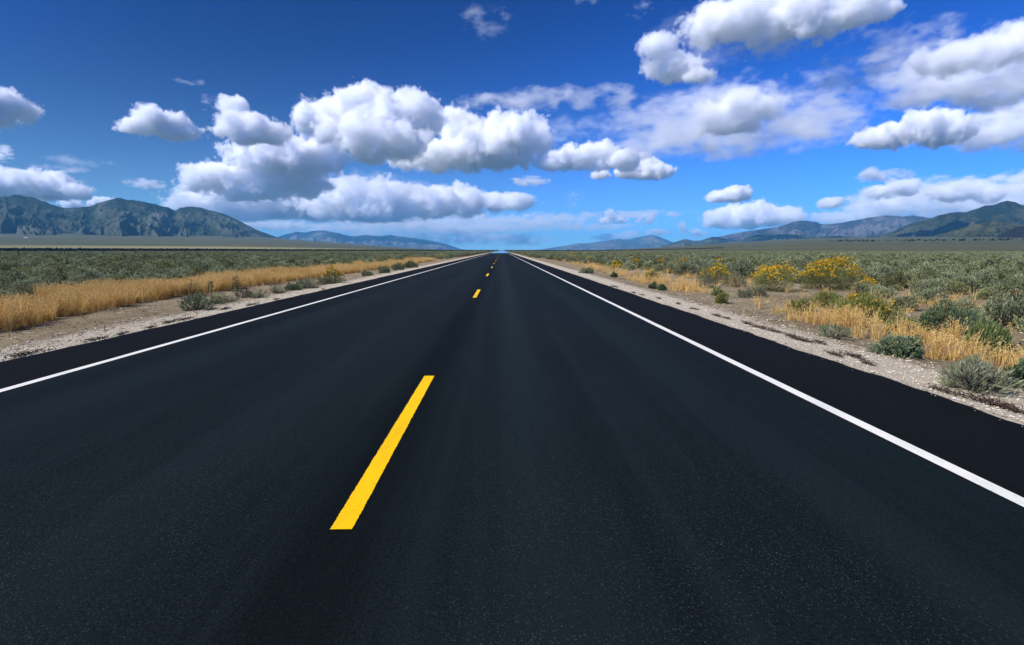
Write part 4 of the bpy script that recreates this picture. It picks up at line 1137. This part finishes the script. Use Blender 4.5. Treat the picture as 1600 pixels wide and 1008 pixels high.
# extra yellow rabbitbrush dotted through the far right plain, far left too
rb = bush_mesh(470, 1.0, 0.6, 120, 5, (0.12, 0.045), 0.4, 0.5, 7)
rbf, rtips = rb[0], rb[2]
rbf.materials.append(M_rabbit); rbf.name = "foliage"
gq = np.random.default_rng(9); k = np.repeat(np.where(rtips[:, 2] > 0.3)[0], 6)
Vf = leaf_quads(rtips[k] + gq.normal(0, 0.03, (len(k), 3)), gq.normal(0, 1, (len(k), 3)), np.full(len(k), 0.11), np.full(len(k), 0.08), gq)
rbm = np_mesh("flowers", Vf, quad_idx(len(k)), attr=np.repeat(gq.random(len(k)), 4)); rbm.materials.append(M_flower)
for i in range(46):
    if i < 34:
        y = gq.uniform(45, 190); x = gq.uniform(7.5, 22) if y > 60 else gq.uniform(9, 20)
    else:
        y = gq.uniform(70, 190); x = -gq.uniform(9.5, 20)
    root = empty("rabbitbrush", (x, y, float(ground_z(np.array([x]), np.array([y]))[0])), gq.uniform(0, 6.28))
    s = gq.uniform(0.9, 1.7); root.scale = (s, s, s)
    for me in (rbf, rbm):
        c = bpy.data.objects.new(me.name.split(".")[0], me); COL.objects.link(c); c.parent = root
    side = "right" if x > 0 else "left"
    tag(root, f"distant yellow rabbitbrush dotted among the far {side} verge sagebrush", "shrub", f"distant yellow rabbitbrush {side} of the road")

# gravel stones on the verges -- uncountable
g = np.random.default_rng(88)
IV, IF = ico_unit()
import bmesh
bm = bmesh.new(); bmesh.ops.create_icosphere(bm, subdivisions=1, radius=1)
sV = np.array([v.co[:] for v in bm.verts]); sF = np.array([[v.index for v in f.verts] for f in bm.faces]); bm.free()
def stones(name, n, xo0, xo1, y0, y1, s0, s1, mat, label, sides=(1, -1), pw=1.0):
    yy = np.exp(g.uniform(math.log(y0), math.log(y1), n))
    sd = g.choice(sides, n)
    o = xo0 + (xo1 - xo0) * g.random(n) ** pw
    xx = np.where(sd > 0, RE + 0.04 + o, LE - 0.04 - o)
    sc = s0 + (s1 - s0) * g.random(n) ** 4
    sq = g.uniform(0.5, 1.0, (n, 3)) * np.array([1.15, 1.15, 0.75])
    a = g.uniform(0, 6.28, n)
    V = sV[None] * (1 + g.normal(0, 0.16, (n, len(sV), 1))) * sq[:, None] * sc[:, None, None]
    c, s = np.cos(a)[:, None], np.sin(a)[:, None]
    W = np.stack([V[..., 0] * c - V[..., 1] * s + xx[:, None], V[..., 0] * s + V[..., 1] * c + yy[:, None], V[..., 2] + (np.where(o < -0.05, 0.0, ground_z(xx, yy)) + sc * 0.2)[:, None]], -1)
    Fq = (sF[None] + (np.arange(n) * len(sV))[:, None, None]).reshape(-1, 3)
    me = np_mesh(name, W.reshape(-1, 3), Fq, attr=np.repeat(g.random(n), len(sV)))
    ob = new_obj(name, me, mat); tag(ob, label, "gravel", kind="stuff")
t = NT("gravel_stone")
at = t.n("ShaderNodeAttribute", attribute_name="tone")
c = t.mix(t.rng(at.outputs["Fac"], 0.1, 0.9), (0.29, 0.24, 0.16), (0.66, 0.575, 0.42))
t.bsdf(c, 0.9, 0.2)
stones("gravel", 34000, -0.03, 1.2, 2.0, 60, 0.005, 0.018, t.m, "pale loose gravel along both edges of the asphalt")
stones("gravel", 420, -0.22, -0.05, 2.0, 40, 0.003, 0.009, t.m, "stray gravel kicked onto the asphalt shoulders", pw=0.5)
stones("pebbles", 7000, 1.0, 5.0, 2.5, 40, 0.006, 0.032, t.m, "scattered pebbles on the bare dirt of the verges", pw=1.5)

# twigs and dry litter on the dirt -- uncountable
n = 7000
yy = np.exp(g.uniform(math.log(3.0), math.log(35), n)); sd = g.random(n) < 0.6
xx = np.where(sd, RE + 0.9 + 4.5 * g.random(n), LE - 0.4 - 3.4 * g.random(n))
P = np.stack([xx, yy, ground_z(xx, yy) + 0.012], -1)
D = np.stack([g.normal(0, 1, n), g.normal(0, 1, n), g.uniform(0, 0.5, n)], -1)
V = leaf_quads(P, D, g.uniform(0.04, 0.16, n), g.uniform(0.006, 0.016, n), g)
lit = new_obj("dry_litter", np_mesh("dry_litter", V, quad_idx(n), attr=np.repeat(g.random(n), 4)), leaf_mat("litter", (0.09, 0.06, 0.035), (0.36, 0.27, 0.16), None, 0.1))
tag(lit, "dry twigs and plant litter on the bare verge dirt", "litter", kind="stuff")

# low dark band of clumps standing in for a cloud shadow on the plain
def leaf_clumps(name, pts, hs, mat, label, seed, per=70):
    g = np.random.default_rng(seed)
    Vs = []
    for (x, y, z), h in zip(pts, hs):
        d = g.normal(0, 1, (per, 3)); d /= np.linalg.norm(d, axis=1, keepdims=True)
        d[:, 2] = np.abs(d[:, 2])
        P = np.array([x, y, z]) + d * np.array([h * 0.75, h * 0.75, h]) * g.uniform(0.55, 1.0, (per, 1))
        Vs.append(leaf_quads(P, g.normal(0, 1, (per, 3)), np.full(per, h * 0.5), np.full(per, h * 0.4), g))
    V = np.concatenate(Vs)
    me = np_mesh(name, V, quad_idx(len(V) // 4), attr=np.repeat(g.random(len(V) // 4), 4))
    o = new_obj(name, me, mat); tag(o, label, "trees", kind="stuff"); return o
M_jun_shadow = leaf_mat("juniper_and_shadow_band_leaf", (0.008, 0.012, 0.008), (0.022, 0.03, 0.018), None, 0.05)  # shared by the real junipers and the band that imitates cloud shadow
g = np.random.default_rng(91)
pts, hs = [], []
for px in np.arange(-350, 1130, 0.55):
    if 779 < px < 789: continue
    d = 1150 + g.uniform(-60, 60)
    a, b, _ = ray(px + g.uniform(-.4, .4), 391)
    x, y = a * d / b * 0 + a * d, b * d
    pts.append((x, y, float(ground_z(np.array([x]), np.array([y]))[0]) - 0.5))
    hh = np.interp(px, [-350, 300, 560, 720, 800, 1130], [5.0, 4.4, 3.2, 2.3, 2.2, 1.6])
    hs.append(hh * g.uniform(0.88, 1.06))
leaf_clumps("cloud_shadow_band", pts, hs, M_jun_shadow, "thin dark band of clumps standing in for a cloud shadow far across the plain", 92, 40)
pts, hs = [], []
for i in range(90):
    px = g.uniform(1290, 1640); d = g.uniform(2300, 3000)
    a, b, _ = ray(px, 391); x, y = a * d, b * d
    pts.append((x, y, float(ground_z(np.array([x]), np.array([y]))[0]) - 0.3)); hs.append(g.uniform(3, 7))
leaf_clumps("distant_junipers", pts, hs, M_jun_shadow, "dark dots of junipers at the foot of the right hills", 93, 60)

# wire fence on the left plain
M_post = NT("weathered_post"); M_post.bsdf((0.06, 0.05, 0.042), 0.9, 0.1); M_post = M_post.m
M_wire = NT("fence_wire"); M_wire.bsdf((0.12, 0.12, 0.12), 0.6, 0.4); M_wire = M_wire.m
fence = empty("wire_fence", (-78, 60, 0))
tag(fence, "thin wire fence on wooden posts crossing the left sagebrush", "fence")
px0 = -78
sg = []
ysf = np.arange(0, 130, 9.0)
for k, yy in enumerate(ysf):
    h = random.uniform(1.25, 1.5)
    sv, sf = tubes([((0, 0, -0.2), (random.uniform(-.05, .05), 0.03, h), 0.07, 0.06)], 6)
    p = new_obj("post", np_mesh("post", sv, sf), M_post, fence, (0, yy, 0))
for hz in (0.45, 0.8, 1.15):
    sv, sf = tubes([((0, a, hz), (0, b, hz), 0.012, 0.012) for a, b in zip(ysf[:-1], ysf[1:])], 3)
    new_obj("wire", np_mesh("wire", sv, sf), M_wire, fence)

# tiny pale farm building far out on the left plain
bx_, by_, _ = ray(43, 391)
bx_, by_ = bx_ * 3900, by_ * 3900
bz_ = float(ground_z(np.array([bx_]), np.array([by_]))[0])
barn = empty("farm_building", (bx_, by_, bz_), math.atan2(-bx_, by_)); tag(barn, "tiny pale building far out on the plain below the left ridge", "building")
bv = np.array([[-8, -4, -1], [8, -4, -1], [8, 4, -1], [-8, 4, -1], [-8, -4, 4], [8, -4, 4], [8, 4, 4], [-8, 4, 4]], float)
bq = np.array([[3, 2, 1, 0], [4, 5, 6, 7], [0, 1, 5, 4], [1, 2, 6, 5], [2, 3, 7, 6], [3, 0, 4, 7]])
M_pl = NT("pale_wall"); M_pl.bsdf((0.7, 0.7, 0.66), 0.8, 0.2); M_rf = NT("pale_roof"); M_rf.bsdf((0.6, 0.6, 0.58), 0.6, 0.3)
new_obj("wall", np_mesh("wall", bv, bq), M_pl.m, barn)
rv = np.array([[-8.6, -4.6, 4.01], [8.6, -4.6, 4.01], [8.6, 0, 6.6], [-8.6, 0, 6.6], [8.6, 4.6, 4.01], [-8.6, 4.6, 4.01]], float)
rq = np.array([[0, 1, 2, 3], [3, 2, 4, 5], [0, 5, 4, 1], [0, 3, 5, 0], [1, 4, 2, 1]])[:3]
new_obj("roof", np_mesh("roof", rv, rq), M_rf.m, barn)

# marker post far ahead on the left verge
x, y = ground(730.5, 397)
mk = empty("marker_post", (x, y, -0.1)); tag(mk, "thin marker post standing left of the road far ahead", "post")
sv, sf = tubes([((0, 0, 0), (0, 0, 1.55), 0.06, 0.06)], 6)
new_obj("pole", np_mesh("pole", sv, sf), M_post, mk)
sv = np.array([[-.12, -.07, 1.25], [.12, -.07, 1.25], [.12, -.07, 1.65], [-.12, -.07, 1.65], [-.12, -.09, 1.25], [.12, -.09, 1.25], [.12, -.09, 1.65], [-.12, -.09, 1.65]])
bf = np.array([[0, 1, 2, 3], [7, 6, 5, 4], [0, 4, 5, 1], [1, 5, 6, 2], [2, 6, 7, 3], [3, 7, 4, 0]])
new_obj("reflector_plate", np_mesh("reflector_plate", sv, bf), M_white, mk)

# ------------------------------------------------------------------ haze: the air itself
HAZE = True
if HAZE:
    HX, HY0, HY1, HZ0, HZ1 = 42000.0, -6000.0, 42000.0, -60.0, 1250.0
    v = np.array([[-HX, HY0, HZ0], [HX, HY0, HZ0], [HX, HY1, HZ0], [-HX, HY1, HZ0], [-HX, HY0, HZ1], [HX, HY0, HZ1], [HX, HY1, HZ1], [-HX, HY1, HZ1]])
    f = np.array([[3, 2, 1, 0], [4, 5, 6, 7], [0, 1, 5, 4], [1, 2, 6, 5], [2, 3, 7, 6], [3, 0, 4, 7]])
    m = bpy.data.materials.new("haze_air"); m.use_nodes = True
    t = m.node_tree; t.nodes.clear()
    o = t.nodes.new("ShaderNodeOutputMaterial"); pv = t.nodes.new("ShaderNodeVolumePrincipled")
    pv.inputs["Color"].default_value = (0.18, 0.60, 1.0, 1)
    pv.inputs["Density"].default_value = 2.9e-5
    pv.inputs["Anisotropy"].default_value = 0.0
    t.links.new(pv.outputs[0], o.inputs["Volume"])
    hz = new_obj("haze", np_mesh("haze", v, f), m)
    tag(hz, "thin blue air between the camera and the far mountains", "haze", kind="stuff")
